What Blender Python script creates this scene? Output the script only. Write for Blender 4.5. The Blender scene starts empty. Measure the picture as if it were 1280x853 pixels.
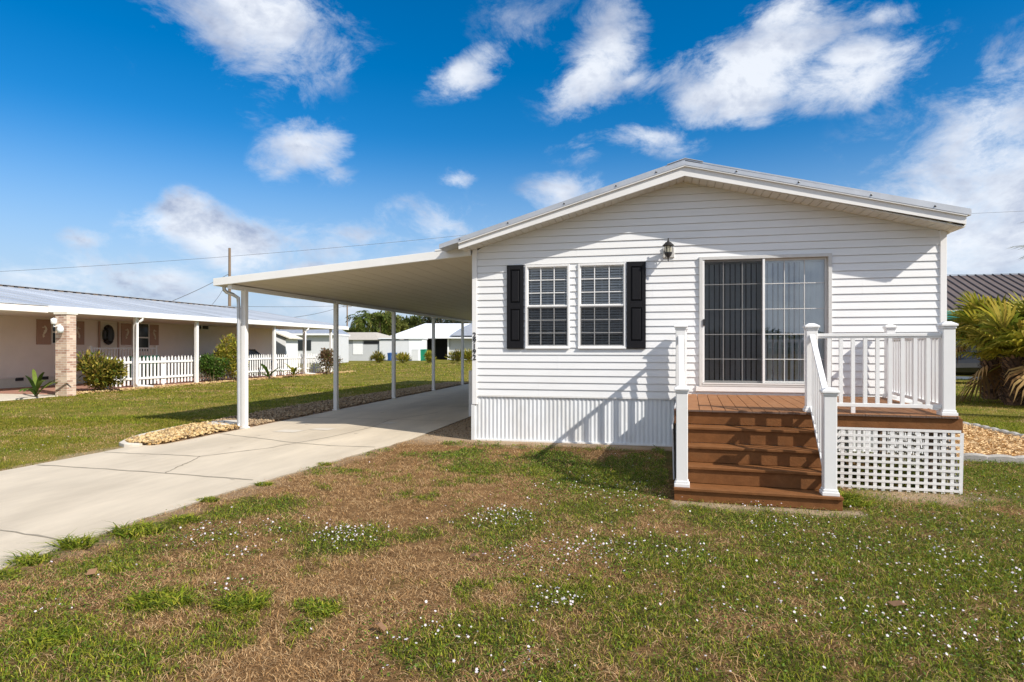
import bpy, math, random
import numpy as np
from mathutils import Vector, Matrix
random.seed(7); RNG = np.random.default_rng(11)
R = math.radians
scene = bpy.context.scene
COL = scene.collection
YAW = R(12.5); CA, SA = math.cos(YAW), math.sin(YAW)
EYE = 1.55; FPX = 775.0

def at(px, d, z=0.0):
    """world point lying d metres ahead of the viewpoint on the bearing of photo column px"""
    k = (px - 640.0) / FPX * d
    return Vector((k * CA - d * SA, k * SA + d * CA, z))

# ------------------------------------------------------------------ materials
MATS = {}
def nt(mat):
    mat.use_nodes = True
    return mat.node_tree.nodes, mat.node_tree.links
def mat(name, color, rough=0.6, metal=0.0, var=0.12, scale=6.0, bump=0.0, bscale=80.0, dirt=None, dirt_amt=0.0,
        island=None, spec=0.5, coord='Object', stretch=(1, 1, 1), trans=0.0, sss=0.0):
    m = bpy.data.materials.new(name); N, L = nt(m); b = N['Principled BSDF']
    b.inputs['Roughness'].default_value = rough; b.inputs['Metallic'].default_value = metal
    b.inputs['Specular IOR Level'].default_value = spec
    tc = N.new('ShaderNodeTexCoord'); mp = N.new('ShaderNodeMapping'); L.new(tc.outputs[coord], mp.inputs[0])
    mp.inputs['Scale'].default_value = stretch
    nz = N.new('ShaderNodeTexNoise'); nz.inputs['Scale'].default_value = scale; nz.inputs['Detail'].default_value = 6
    nz.inputs['Roughness'].default_value = 0.65
    L.new(mp.outputs[0], nz.inputs['Vector'])
    if island:
        g = N.new('ShaderNodeNewGeometry'); r = N.new('ShaderNodeValToRGB'); L.new(g.outputs['Random Per Island'], r.inputs[0])
        els = r.color_ramp.elements
        for i, (p, c) in enumerate(island):
            e = els[i] if i < 2 else els.new(p)
            e.position = p; e.color = (*c, 1)
        base = r.outputs[0]
    else:
        rgb = N.new('ShaderNodeRGB'); rgb.outputs[0].default_value = (*color, 1); base = rgb.outputs[0]
    mr = N.new('ShaderNodeMapRange'); L.new(nz.outputs[0], mr.inputs[0])
    mr.inputs[1].default_value = 0.25; mr.inputs[2].default_value = 0.75
    mr.inputs[3].default_value = 1 - var; mr.inputs[4].default_value = 1 + var
    mul = N.new('ShaderNodeVectorMath'); mul.operation = 'SCALE'; L.new(base, mul.inputs[0]); L.new(mr.outputs[0], mul.inputs['Scale'])
    out = mul.outputs[0]
    if dirt:
        n2 = N.new('ShaderNodeTexNoise'); n2.inputs['Scale'].default_value = scale * 0.45; n2.inputs['Detail'].default_value = 8
        n2.inputs['Roughness'].default_value = 0.7
        L.new(mp.outputs[0], n2.inputs['Vector'])
        m2 = N.new('ShaderNodeMapRange'); L.new(n2.outputs[0], m2.inputs[0]); m2.inputs[1].default_value = 0.48; m2.inputs[2].default_value = 0.75
        m2.inputs[4].default_value = dirt_amt
        mx = N.new('ShaderNodeMix'); mx.data_type = 'RGBA'; L.new(m2.outputs[0], mx.inputs[0]); L.new(out, mx.inputs[6]); mx.inputs[7].default_value = (*dirt, 1)
        out = mx.outputs[2]
    L.new(out, b.inputs['Base Color'])
    if bump:
        n3 = N.new('ShaderNodeTexNoise'); n3.inputs['Scale'].default_value = bscale; n3.inputs['Detail'].default_value = 5
        L.new(mp.outputs[0], n3.inputs['Vector'])
        bp = N.new('ShaderNodeBump'); bp.inputs['Strength'].default_value = bump; bp.inputs['Distance'].default_value = 0.01
        L.new(n3.outputs[0], bp.inputs['Height']); L.new(bp.outputs[0], b.inputs['Normal'])
    if trans:
        tr = N.new('ShaderNodeBsdfTranslucent'); L.new(out, tr.inputs[0]); ms = N.new('ShaderNodeMixShader'); ms.inputs[0].default_value = trans
        L.new(b.outputs[0], ms.inputs[1]); L.new(tr.outputs[0], ms.inputs[2]); L.new(ms.outputs[0], N['Material Output'].inputs[0])
    MATS[name] = m
    return m
def glass(name, tint, boost=2.0, rough=0.0):
    m = bpy.data.materials.new(name); N, L = nt(m); N.remove(N['Principled BSDF'])
    t = N.new('ShaderNodeBsdfTransparent'); t.inputs[0].default_value = (*tint, 1)
    g = N.new('ShaderNodeBsdfGlossy'); g.inputs['Roughness'].default_value = rough; g.inputs[0].default_value = (0.9, 0.95, 1, 1)
    f = N.new('ShaderNodeFresnel'); f.inputs[0].default_value = 1.5
    mu = N.new('ShaderNodeMath'); mu.operation = 'MULTIPLY'; mu.use_clamp = True; L.new(f.outputs[0], mu.inputs[0]); mu.inputs[1].default_value = boost
    x = N.new('ShaderNodeMixShader'); L.new(mu.outputs[0], x.inputs[0]); L.new(t.outputs[0], x.inputs[1]); L.new(g.outputs[0], x.inputs[2])
    L.new(x.outputs[0], N['Material Output'].inputs[0]); MATS[name] = m
    return m

mat('siding', (0.78, 0.79, 0.80), 0.42, var=0.03, scale=1.5, bump=0.06, bscale=12, stretch=(1, 1, 6), dirt=(0.60, 0.59, 0.53), dirt_amt=0.22)
mat('skirting', (0.72, 0.75, 0.78), 0.35, metal=0.0, var=0.05, scale=3, dirt=(0.42, 0.38, 0.30), dirt_amt=0.5, stretch=(1, 1, 0.4))
mat('vinyl', (0.80, 0.80, 0.80), 0.35, var=0.03, scale=4, dirt=(0.6, 0.58, 0.5), dirt_amt=0.18)
mat('white_metal', (0.78, 0.78, 0.77), 0.3, var=0.04, scale=2, dirt=(0.55, 0.53, 0.47), dirt_amt=0.2)
mat('frame_grey', (0.60, 0.60, 0.59), 0.4, var=0.05, scale=9, dirt=(0.42, 0.40, 0.36), dirt_amt=0.3)
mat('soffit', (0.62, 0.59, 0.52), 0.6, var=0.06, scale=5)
mat('ceiling_panel', (0.60, 0.54, 0.44), 0.5, var=0.04, scale=2)  # white panels; the beige carries warm light bounced off the concrete
mat('galvanised', (0.55, 0.57, 0.60), 0.38, metal=0.55, var=0.12, scale=3, dirt=(0.36, 0.38, 0.40), dirt_amt=0.4)
mat('shutter_black', (0.010, 0.010, 0.012), 0.5, spec=0.2, var=0.15, scale=20, bump=0.1, bscale=120, stretch=(1, 1, 0.15))
mat('black_metal', (0.02, 0.02, 0.022), 0.4, var=0.2, scale=20)
mat('black_paint', (0.012, 0.012, 0.014), 0.5)
mat('lamp_glass', (0.55, 0.52, 0.40), 0.2, var=0.1)
mat('blind', (0.88, 0.88, 0.88), 0.55, var=0.03)
mat('vblind', (0.86, 0.88, 0.88), 0.6, var=0.05, scale=3)
mat('interior', (0.10, 0.09, 0.08), 0.9)
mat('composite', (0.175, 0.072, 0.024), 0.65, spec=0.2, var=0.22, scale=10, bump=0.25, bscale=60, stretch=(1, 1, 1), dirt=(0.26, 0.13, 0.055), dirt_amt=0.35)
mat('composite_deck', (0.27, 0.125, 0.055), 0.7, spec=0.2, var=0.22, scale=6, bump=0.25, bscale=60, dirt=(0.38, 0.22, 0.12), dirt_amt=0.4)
mat('composite_end', (0.17, 0.13, 0.11), 0.8, var=0.5, scale=60)
mat('concrete', (0.55, 0.475, 0.365), 0.85, var=0.16, scale=1.3, bump=0.25, bscale=90, dirt=(0.37, 0.31, 0.23), dirt_amt=0.6, stretch=(1.3, .35, 1))
mat('concrete_joint', (0.27, 0.235, 0.18), 0.95, var=0.3, scale=30)
mat('concrete_stain', (0.41, 0.355, 0.275), 0.85, var=0.25, scale=9)
mat('concrete_pale', (0.58, 0.53, 0.45), 0.9, var=0.1, scale=14)
mat('kerb_concrete', (0.36, 0.34, 0.31), 0.9, var=0.25, scale=7, bump=0.5, bscale=50)
mat('limestone', None, 0.85, var=0.15, scale=30, island=[(0.0, (0.52, 0.36, 0.15)), (1.0, (0.22, 0.15, 0.08)), (0.35, (0.60, 0.46, 0.25)), (0.7, (0.42, 0.26, 0.10))])
mat('shaded_stone_grit', None, 0.9, var=0.15, scale=30, island=[(0.0, (0.40, 0.31, 0.20)), (1.0, (0.18, 0.12, 0.07)), (0.5, (0.33, 0.23, 0.13))])  # limestone browned for the carport shade; also colours the dark grit
mat('mulch_mat', None, 0.9, var=0.2, scale=20, island=[(0.0, (0.66, 0.44, 0.20)), (1.0, (0.36, 0.21, 0.09)), (0.45, (0.74, 0.54, 0.30))])
mat('bed_soil', (0.26, 0.17, 0.10), 0.95, var=0.3, scale=8, bump=0.6, bscale=30)
mat('bed_yellow', (0.50, 0.33, 0.15), 0.95, var=0.3, scale=12, bump=0.6, bscale=30)
mat('paver_red', (0.36, 0.19, 0.14), 0.85, var=0.2, scale=5)
mat('pink_siding', (0.86, 0.785, 0.72), 0.55, var=0.04, scale=2)
mat('pink_trim', (0.42, 0.27, 0.21), 0.55, var=0.05)
mat('cream', (0.74, 0.70, 0.60), 0.5, var=0.05)
mat('pane_dark', (0.03, 0.035, 0.04), 0.08, var=0.1)
mat('far_white', (0.76, 0.78, 0.80), 0.55, var=0.04)
mat('far_grey', (0.46, 0.48, 0.50), 0.6, var=0.06)
mat('far_lightgrey', (0.60, 0.62, 0.64), 0.6, var=0.05)
mat('far_dark', (0.03, 0.03, 0.035), 0.6)
mat('shingle_grey', (0.40, 0.37, 0.33), 0.9, var=0.15, scale=5)
mat('white_roof', (0.74, 0.77, 0.82), 0.45, var=0.05)
mat('silver_roof', (0.50, 0.53, 0.57), 0.5, metal=0.3, var=0.28, scale=1.0, stretch=(.12, .55, .3))
mat('brown_roof', (0.155, 0.12, 0.10), 0.5, metal=0.2, var=0.12, scale=2)
mat('teal', (0.02, 0.22, 0.20), 0.6)
mat('beige', (0.52, 0.45, 0.36), 0.7)
mat('bin_green', (0.0, 0.22, 0.12), 0.45)
mat('bin_dark_green', (0.01, 0.05, 0.03), 0.45)
mat('bin_blue', (0.02, 0.08, 0.25), 0.45)
mat('car_black', (0.012, 0.013, 0.016), 0.15, var=0.05, spec=0.8)
mat('car_silver', (0.42, 0.45, 0.48), 0.2, metal=0.5, var=0.03)
mat('tyre', (0.02, 0.02, 0.02), 0.85)
mat('rim', (0.4, 0.4, 0.42), 0.3, metal=0.8)
mat('head_lamp', (0.7, 0.7, 0.7), 0.1)
mat('pole_wood', (0.20, 0.145, 0.10), 0.9, var=0.3, scale=6, stretch=(1, 1, 0.1))
mat('wire', (0.12, 0.13, 0.15), 0.6)
mat('bark', (0.14, 0.10, 0.07), 0.95, var=0.35, scale=12, bump=0.6, bscale=20)
mat('stem', (0.20, 0.15, 0.08), 0.9, var=0.2)
mat('boot', None, 0.95, var=0.25, scale=20, island=[(0.0, (0.10, 0.055, 0.035)), (1.0, (0.26, 0.15, 0.09)), (0.5, (0.05, 0.03, 0.022))])
def leafmat(name, cols, tr=0.3, rough=0.5):
    n = len(cols)
    return mat(name, None, rough + .1, spec=.12, var=0.1, scale=8, island=[(0.0, cols[0]), (1.0, cols[-1])] + [(i / (n - 1), cols[i]) for i in range(1, n - 1)], trans=tr)
leafmat('croton', [(0.50, 0.40, 0.06), (0.12, 0.15, 0.02), (0.05, 0.085, 0.018), (0.36, 0.32, 0.05), (0.10, 0.06, 0.02), (0.55, 0.44, 0.10)])
leafmat('yellow_leaf', [(0.46, 0.42, 0.05), (0.24, 0.26, 0.03), (0.10, 0.14, 0.02), (0.56, 0.48, 0.08), (0.30, 0.17, 0.05)])
leafmat('green_leaf', [(0.05, 0.11, 0.02), (0.10, 0.19, 0.03), (0.035, 0.07, 0.015), (0.16, 0.22, 0.04)])
leafmat('red_leaf', [(0.20, 0.08, 0.06), (0.11, 0.10, 0.04), (0.30, 0.17, 0.11), (0.08, 0.06, 0.03), (0.16, 0.19, 0.05)])
leafmat('tree_leaf', [(0.05, 0.075, 0.02), (0.11, 0.14, 0.03), (0.03, 0.045, 0.015), (0.16, 0.17, 0.04)])
leafmat('tree_leaf_olive', [(0.13, 0.15, 0.03), (0.20, 0.21, 0.05), (0.07, 0.09, 0.02), (0.24, 0.23, 0.06)])
leafmat('pine_leaf', [(0.035, 0.05, 0.025), (0.06, 0.075, 0.035), (0.02, 0.03, 0.015)])
leafmat('palm_leaf', [(0.07, 0.12, 0.02), (0.14, 0.18, 0.03), (0.05, 0.08, 0.02), (0.22, 0.20, 0.05)])
leafmat('fan_green', [(0.26, 0.27, 0.03), (0.50, 0.42, 0.05), (0.10, 0.14, 0.015), (0.56, 0.42, 0.08), (0.19, 0.22, 0.02), (0.40, 0.27, 0.05)], tr=0.35, rough=0.35)
leafmat('fan_dead', [(0.34, 0.20, 0.08), (0.24, 0.12, 0.05), (0.44, 0.30, 0.12), (0.16, 0.08, 0.04)], tr=0.2)
leafmat('blade_dry', [(0.46, 0.26, 0.105), (0.62, 0.40, 0.19), (0.14, 0.07, 0.03), (0.74, 0.54, 0.30), (0.36, 0.18, 0.065)], tr=0.25, rough=0.7)
leafmat('blade_green', [(0.11, 0.175, 0.012), (0.25, 0.30, 0.02), (0.035, 0.07, 0.008), (0.44, 0.42, 0.045), (0.12, 0.19, 0.012), (0.30, 0.25, 0.05)], tr=0.3)
leafmat('blade_lawn', [(0.16, 0.18, 0.015), (0.25, 0.235, 0.022), (0.075, 0.11, 0.01), (0.36, 0.28, 0.05), (0.12, 0.17, 0.012)], tr=0.3)
leafmat('clover_leaf', [(0.08, 0.15, 0.02), (0.14, 0.23, 0.03), (0.045, 0.09, 0.012), (0.24, 0.28, 0.04), (0.06, 0.12, 0.018)], tr=0.25)
leafmat('petal', [(0.72, 0.67, 0.70), (0.76, 0.73, 0.74), (0.62, 0.52, 0.62)], tr=0.25)
leafmat('dead_leaf', [(0.22, 0.12, 0.07), (0.30, 0.18, 0.10)], tr=0.1)
glass('glass_clear', (0.90, 0.97, 1.0), 5.0)
glass('glass_window', (0.90, 0.93, 0.94), 1.3)
def screen_mat():
    m = bpy.data.materials.new('insect_screen'); N, L = nt(m); b = N['Principled BSDF']
    b.inputs['Base Color'].default_value = (0.016, 0.016, 0.018, 1); b.inputs['Roughness'].default_value = 0.9; b.inputs['Specular IOR Level'].default_value = 0
    t = N.new('ShaderNodeBsdfTransparent'); x = N.new('ShaderNodeMixShader'); x.inputs[0].default_value = 0.42
    L.new(t.outputs[0], x.inputs[1]); L.new(b.outputs[0], x.inputs[2]); L.new(x.outputs[0], N['Material Output'].inputs[0]); MATS['insect_screen'] = m
screen_mat()
def brick_mat():
    m = bpy.data.materials.new('brick'); N, L = nt(m); b = N['Principled BSDF']; b.inputs['Roughness'].default_value = 0.9
    tc = N.new('ShaderNodeTexCoord'); sp = N.new('ShaderNodeSeparateXYZ'); L.new(tc.outputs['Object'], sp.inputs[0])
    ad = N.new('ShaderNodeMath'); L.new(sp.outputs[0], ad.inputs[0]); L.new(sp.outputs[1], ad.inputs[1])
    cb = N.new('ShaderNodeCombineXYZ'); L.new(ad.outputs[0], cb.inputs[0]); L.new(sp.outputs[2], cb.inputs[1])
    br = N.new('ShaderNodeTexBrick'); L.new(cb.outputs[0], br.inputs['Vector']); br.inputs['Scale'].default_value = 1
    br.inputs['Brick Width'].default_value = 0.22; br.inputs['Row Height'].default_value = 0.075; br.inputs['Mortar Size'].default_value = 0.008
    br.inputs['Color1'].default_value = (0.34, 0.19, 0.14, 1); br.inputs['Color2'].default_value = (0.66, 0.52, 0.40, 1); br.inputs['Mortar'].default_value = (0.58, 0.52, 0.44, 1)
    L.new(br.outputs[0], b.inputs['Base Color']); MATS['brick'] = m
brick_mat()
def ground_mat():
    m = bpy.data.materials.new('ground'); N, L = nt(m); b = N['Principled BSDF']; b.inputs['Roughness'].default_value = 0.95
    b.inputs['Specular IOR Level'].default_value = 0.02
    tc = N.new('ShaderNodeTexCoord')
    def noise(s, d=6):
        n = N.new('ShaderNodeTexNoise'); n.inputs['Scale'].default_value = s; n.inputs['Detail'].default_value = d; n.inputs['Roughness'].default_value = 0.7
        L.new(tc.outputs['Object'], n.inputs['Vector']); return n.outputs[0]
    def ramp(src, a, ca, z, cz):
        r = N.new('ShaderNodeValToRGB'); L.new(src, r.inputs[0]); e = r.color_ramp.elements
        e[0].position = a; e[0].color = (*ca, 1); e[1].position = z; e[1].color = (*cz, 1); return r.outputs[0]
    def mix(f, a, c):
        x = N.new('ShaderNodeMix'); x.data_type = 'RGBA'; L.new(f, x.inputs[0]); L.new(a, x.inputs[6]); L.new(c, x.inputs[7]); return x.outputs[2]
    ga = N.new('ShaderNodeAttribute'); ga.attribute_name = 'green'
    la = N.new('ShaderNodeAttribute'); la.attribute_name = 'lawn'
    ba = N.new('ShaderNodeAttribute'); ba.attribute_name = 'bare'
    fine = noise(45); mid = noise(7); big = noise(2.2)
    dry = mix(ramp(mid, .4, (0, 0, 0), .62, (1, 1, 1)), ramp(fine, 0.3, (0.07, 0.036, 0.016), 0.7, (0.22, 0.125, 0.055)), ramp(fine, 0.3, (0.13, 0.068, 0.03), 0.7, (0.34, 0.205, 0.095)))
    grn = ramp(fine, 0.3, (0.03, 0.032, 0.01), 0.7, (0.12, 0.105, 0.035))
    lwn = ramp(noise(1.1), 0.35, (0.08, 0.11, 0.012), 0.68, (0.27, 0.20, 0.055))
    soil = ramp(fine, 0.3, (0.28, 0.20, 0.13), 0.7, (0.46, 0.36, 0.25))
    c = mix(ga.outputs['Fac'], dry, grn); c = mix(la.outputs['Fac'], c, lwn); c = mix(ba.outputs['Fac'], c, soil)
    L.new(c, b.inputs['Base Color'])
    bp = N.new('ShaderNodeBump'); bp.inputs['Strength'].default_value = 0.9; bp.inputs['Distance'].default_value = 0.02
    L.new(fine, bp.inputs['Height']); L.new(bp.outputs[0], b.inputs['Normal']); MATS['ground'] = m
ground_mat()

# ------------------------------------------------------------------ object helpers
ORG = {}
def tag(o, label=None, cat=None, group=None, kind=None):
    if label: o['label'] = label
    if cat: o['category'] = cat
    if group: o['group'] = group
    if kind: o['kind'] = kind
    return o
def thing(name, loc, label, cat, group=None):
    o = bpy.data.objects.new(name, None); COL.objects.link(o); o.location = loc; o.empty_display_size = 0.3
    ORG[o.name] = Vector(loc)
    return tag(o, label, cat, group)
def link(name, me, m, parent=None, smooth=False):
    o = bpy.data.objects.new(name, me); COL.objects.link(o)
    for q in (m if isinstance(m, (list, tuple)) else [m]): me.materials.append(MATS[q])
    if parent: o.parent = parent; ORG[o.name] = ORG[parent.name]
    else: ORG[o.name] = Vector((0, 0, 0))
    if smooth: me.polygons.foreach_set('use_smooth', [True] * len(me.polygons))
    return o
class MB:
    def __init__(s): s.v = []; s.f = []; s.m = []
    def add(s, vs, fs, mi=0):
        n = len(s.v); s.v += [tuple(v) for v in vs]; s.f += [tuple(i + n for i in f) for f in fs]; s.m += [mi] * len(fs); return s
    def box(s, x0, y0, z0, x1, y1, z1, mi=0):
        return s.add([(x0, y0, z0), (x1, y0, z0), (x1, y1, z0), (x0, y1, z0), (x0, y0, z1), (x1, y0, z1), (x1, y1, z1), (x0, y1, z1)],
                     [(0, 3, 2, 1), (4, 5, 6, 7), (0, 1, 5, 4), (1, 2, 6, 5), (2, 3, 7, 6), (3, 0, 4, 7)], mi)
    def obox(s, M, x0, y0, z0, x1, y1, z1, mi=0):
        b = MB().box(x0, y0, z0, x1, y1, z1); return s.add([M @ Vector(v) for v in b.v], b.f, mi)
    def hexa(s, p, mi=0):
        return s.add(p, [(0, 3, 2, 1), (4, 5, 6, 7), (0, 1, 5, 4), (1, 2, 6, 5), (2, 3, 7, 6), (3, 0, 4, 7)], mi)
    def prism(s, poly, d, mi=0):
        n = len(poly); d = Vector(d); a = [Vector(p) for p in poly]; b = [p + d for p in a]
        return s.add(a + b, [tuple(range(n))[::-1], tuple(range(n, 2 * n))] + [(i, (i + 1) % n, n + (i + 1) % n, n + i) for i in range(n)], mi)
    def tube(s, pts, r, n=8, mi=0, cap=True):
        pts = [Vector(p) for p in pts]; rs = r if isinstance(r, (list, tuple)) else [r] * len(pts)
        ring = []
        for i, p in enumerate(pts):
            t = (pts[min(i + 1, len(pts) - 1)] - pts[max(i - 1, 0)]).normalized()
            a = Vector((0, 0, 1)) if abs(t.z) < 0.95 else Vector((1, 0, 0))
            u = t.cross(a).normalized(); w = t.cross(u)
            ring += [p + (u * math.cos(2 * math.pi * k / n) + w * math.sin(2 * math.pi * k / n)) * rs[i] for k in range(n)]
        fs = [(i * n + k, i * n + (k + 1) % n, (i + 1) * n + (k + 1) % n, (i + 1) * n + k) for i in range(len(pts) - 1) for k in range(n)]
        if cap: fs += [tuple(range(n)), tuple(range((len(pts) - 1) * n, len(pts) * n))[::-1]]
        return s.add(ring, fs, mi)
    def lathe(s, c, prof, n=12, mi=0):
        c = Vector(c); vs = [c + Vector((r * math.cos(2 * math.pi * k / n), r * math.sin(2 * math.pi * k / n), z)) for r, z in prof for k in range(n)]
        fs = [(i * n + k, i * n + (k + 1) % n, (i + 1) * n + (k + 1) % n, (i + 1) * n + k) for i in range(len(prof) - 1) for k in range(n)]
        return s.add(vs, fs, mi)
    def build(s, name, m, parent=None, bevel=0, smooth=False, local=False):
        o3 = Vector((0, 0, 0)) if (local or not parent) else ORG[parent.name]
        me = bpy.data.meshes.new(name); me.from_pydata([(v[0] - o3.x, v[1] - o3.y, v[2] - o3.z) for v in s.v], [], s.f); me.update()
        o = link(name, me, m, parent, smooth)
        if isinstance(m, (list, tuple)): me.polygons.foreach_set('material_index', s.m)
        if bevel:
            b = o.modifiers.new('bevel', 'BEVEL'); b.width = bevel; b.segments = 2; b.limit_method = 'ANGLE'; b.angle_limit = R(40)
        return o
def copy_tree(o, parent=None):
    c = o.copy(); COL.objects.link(c); c.parent = parent
    ORG[c.name] = ORG.get(o.name, Vector((0, 0, 0)))
    for ch in [x for x in bpy.data.objects if x.parent is o]: copy_tree(ch, c)
    return c
def np_mesh(name, V, quads=None, tris=None):
    """fast mesh from numpy arrays"""
    me = bpy.data.meshes.new(name); nq = 0 if quads is None else len(quads); ntri = 0 if tris is None else len(tris)
    me.vertices.add(len(V)); me.vertices.foreach_set('co', V.astype(np.float32).ravel())
    me.loops.add(nq * 4 + ntri * 3); me.polygons.add(nq + ntri)
    li = np.concatenate([q.ravel() for q in (quads, tris) if q is not None]).astype(np.int32)
    me.loops.foreach_set('vertex_index', li)
    st = np.concatenate([np.arange(nq) * 4, nq * 4 + np.arange(ntri) * 3]).astype(np.int32)
    me.polygons.foreach_set('loop_start', st)
    me.polygons.foreach_set('loop_total', np.concatenate([np.full(nq, 4), np.full(ntri, 3)]).astype(np.int32))
    me.update(calc_edges=True); return me
def unit(a): return a / np.maximum(np.linalg.norm(a, axis=1, keepdims=True), 1e-9)
def leaf_arrays(P, D, Lg, Wd, up=None, fold=0.25):
    n = len(P); D = unit(D); up = RNG.normal(size=(n, 3)) * 0.5 + np.array([0, 0, 1.0]) if up is None else up
    S = unit(np.cross(D, up)); U = np.cross(S, D); Lg = np.broadcast_to(Lg, (n,))[:, None]; Wd = np.broadcast_to(Wd, (n,))[:, None]
    V = np.stack([P, P + D * Lg * .45 + S * Wd * .5 + U * Wd * fold, P + D * Lg, P + D * Lg * .45 - S * Wd * .5 + U * Wd * fold], 1).reshape(-1, 3)
    return V, np.arange(4 * n).reshape(n, 4)
def leaf_part(name, P, D, Lg, Wd, m, parent=None, **k):
    V, Q = leaf_arrays(P, D, Lg, Wd, **k); return link(name, np_mesh(name, V, Q), m, parent)
def blade_mesh(name, P, H, W, lean):
    """grass blades: a quad plus a tapering tip"""
    n = len(P); a = RNG.uniform(0, 2 * np.pi, n); S = np.stack([np.cos(a), np.sin(a), np.zeros(n)], 1) * W[:, None] * .5
    b = RNG.uniform(0, 2 * np.pi, n); T = np.stack([np.cos(b), np.sin(b), np.zeros(n)], 1) * (lean * RNG.uniform(.2, 1.4, n) * H)[:, None]
    Z = np.zeros((n, 3)); Z[:, 2] = H
    V = np.stack([P - S, P + S, P + Z * .55 + T * .4 + S * .75, P + Z * .55 + T * .4 - S * .75, P + Z * np.clip(1 - lean * .25, .3, 1) + T * 1.15], 1).reshape(-1, 3)
    i = np.arange(n)[:, None] * 5
    return np_mesh(name, V, i + np.array([[0, 1, 2, 3]]), i + np.array([[3, 2, 4]]))

# ------------------------------------------------------------------ noise and lawn fields
_tab = RNG.random((256, 256))
def vnoise(x, y, s):
    x = np.asarray(x) * s + 37.3; y = np.asarray(y) * s + 91.7; xi = np.floor(x).astype(int); yi = np.floor(y).astype(int)
    fx = x - xi; fy = y - yi; fx = fx * fx * (3 - 2 * fx); fy = fy * fy * (3 - 2 * fy)
    g = lambda a, b: _tab[a % 256, b % 256]
    return (g(xi, yi) * (1 - fx) + g(xi + 1, yi) * fx) * (1 - fy) + (g(xi, yi + 1) * (1 - fx) + g(xi + 1, yi + 1) * fx) * fy
def fbm(x, y, s, o=4):
    t = 0; a = 0.5; n = 0
    for i in range(o): t = t + a * vnoise(x, y, s); n += a; s *= 2.1; a *= .55
    return t / n
def sstep(a, b, x): t = np.clip((x - a) / (b - a), 0, 1); return t * t * (3 - 2 * t)
def gpt(px, py):
    d = FPX * EYE / (py - 435.0); p = at(px, d); return p.x, p.y
# patches of greener growth seen in the front yard (photo column, row, radius in m, strength)
PATCH = [(gpt(*a), r, k) for a, r, k in [((130, 706), .30, .8), ((55, 795), .28, .9), ((205, 752), .24, .9), ((300, 755), .22, .8), ((150, 830), .45, .7),
    ((270, 690), .25, .45), ((340, 632), .45, .8), ((290, 640), .35, .7), ((430, 675), .45, .9), ((600, 585), .5, .8), ((560, 570), .5, .6), ((640, 655), .5, .7),
    ((700, 585), .7, .9), ((760, 600), .8, .9), ((690, 570), .5, .8), ((740, 640), .6, .7), ((820, 690), .5, .7), ((920, 650), .5, .8), ((1000, 680), .5, .7), ((1100, 690), .6, .8),
    ((800, 770), .5, .6), ((560, 810), .35, .8), ((610, 790), .3, .6), ((720, 740), .4, .6), ((900, 740), .5, .5), ((1100, 780), .5, .6), ((1210, 700), .7, .8),
    ((1240, 600), .8, .9), ((980, 830), .3, .7), ((400, 760), .16, .5), ((285, 800), .2, .5), ((190, 660), .3, .7), ((500, 600), .3, .4), ((1060, 625), .2, .9), ((1090, 618), .25, .6)]]
FLOWER = [(gpt(*a), r, k) for a, r, k in [((432, 672), .30, 130), ((250, 672), .35, 70), ((300, 697), .14, 20), ((290, 735), .2, 12), ((345, 662), .25, 35), ((625, 648), .38, 130), ((750, 690), .5, 130), ((690, 752), .25, 50),
    ((660, 700), .4, 50), ((720, 612), .6, 60), ((800, 625), .5, 45), ((940, 632), .15, 35), ((850, 690), .5, 50), ((1090, 690), .8, 110), ((1200, 660), .7, 90), ((1240, 720), .6, 110),
    ((1255, 800), .35, 55), ((1100, 760), .6, 60), ((930, 770), .5, 45), ((540, 800), .25, 24), ((640, 830), .3, 26), ((510, 800), .3, 16), ((1150, 800), .4, 40), ((980, 660), .5, 45), ((60, 680), .5, 16), ((110, 740), .5, 12), ((20, 560), .9, 50), ((1240, 620), .6, 40)]]
def greenf(x, y):
    rt = sstep(-1.8, 1.2, x); g = 0.24 + 0.38 * rt + (fbm(x, y, 1.7) - .5) * (1.5 - .5 * rt) + (fbm(x + 9, y - 4, 6.0, 3) - .5) * 1.1
    for (cx, cy), r, k in PATCH: g = np.maximum(g, (k + .45 * (fbm(x, y, 7, 2) - .5)) * np.exp(-((x - cx) ** 2 + (y - cy) ** 2) / (r * r)) * 1.1 + g * .3)
    g = g + (fbm(x - 5, y + 2, 13.0, 2) - .5) * .5
    return sstep(.20, .80, g) * (1 - .08 * rt)
def drive_r(y): return np.interp(y, [-2, 3.4, 5.0, 7.4, 8.5, 10.0, 40], [-4.40, -4.42, -4.45, -4.24, -4.08, -3.92, -3.92])
def lawnf(x, y):   # the neighbour's mown lawn and everything far off
    a = sstep(-7.6, -8.1, x); b = sstep(16, 22, y); c = sstep(5.9, 6.6, x) * sstep(10, 12, y)
    return np.maximum(np.maximum(a, b), c)
def bed_outer(y): return np.interp(y, [8.2, 8.4, 9.0, 10.3, 12, 14, 18, 26], [-7.95, -8.22, -8.45, -8.72, -8.95, -9.1, -9.05, -8.7])
def blocked(x, y):
    b = (x > -7.95) & (x < drive_r(y) - .01 - np.where(y < 10, .16 * np.clip(fbm(y, y * 0, 2.3, 3) - .4, 0, 1), 0)) & (y < 34)
    b |= (x > -3.95) & (x < -2.9) & (y > 10.25) & (y < 32)
    b |= (x > -2.95) & (x < 4.2) & (y > 10.04)
    b |= (x > .22) & (x < 1.86) & (y > 6.5) & (y < 10.05)
    b |= (y > 8.35) & (y < 26) & (x < -7.6) & (x > bed_outer(y))
    b |= (x > 4.1) & (x < 6.1) & (y > 9.6)
    b |= (x < -18.7) & (y > 16.6) & (y < 37) & (x > -32)
    b |= (x < -18.3) & (y <= 16.6)
    return b
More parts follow.
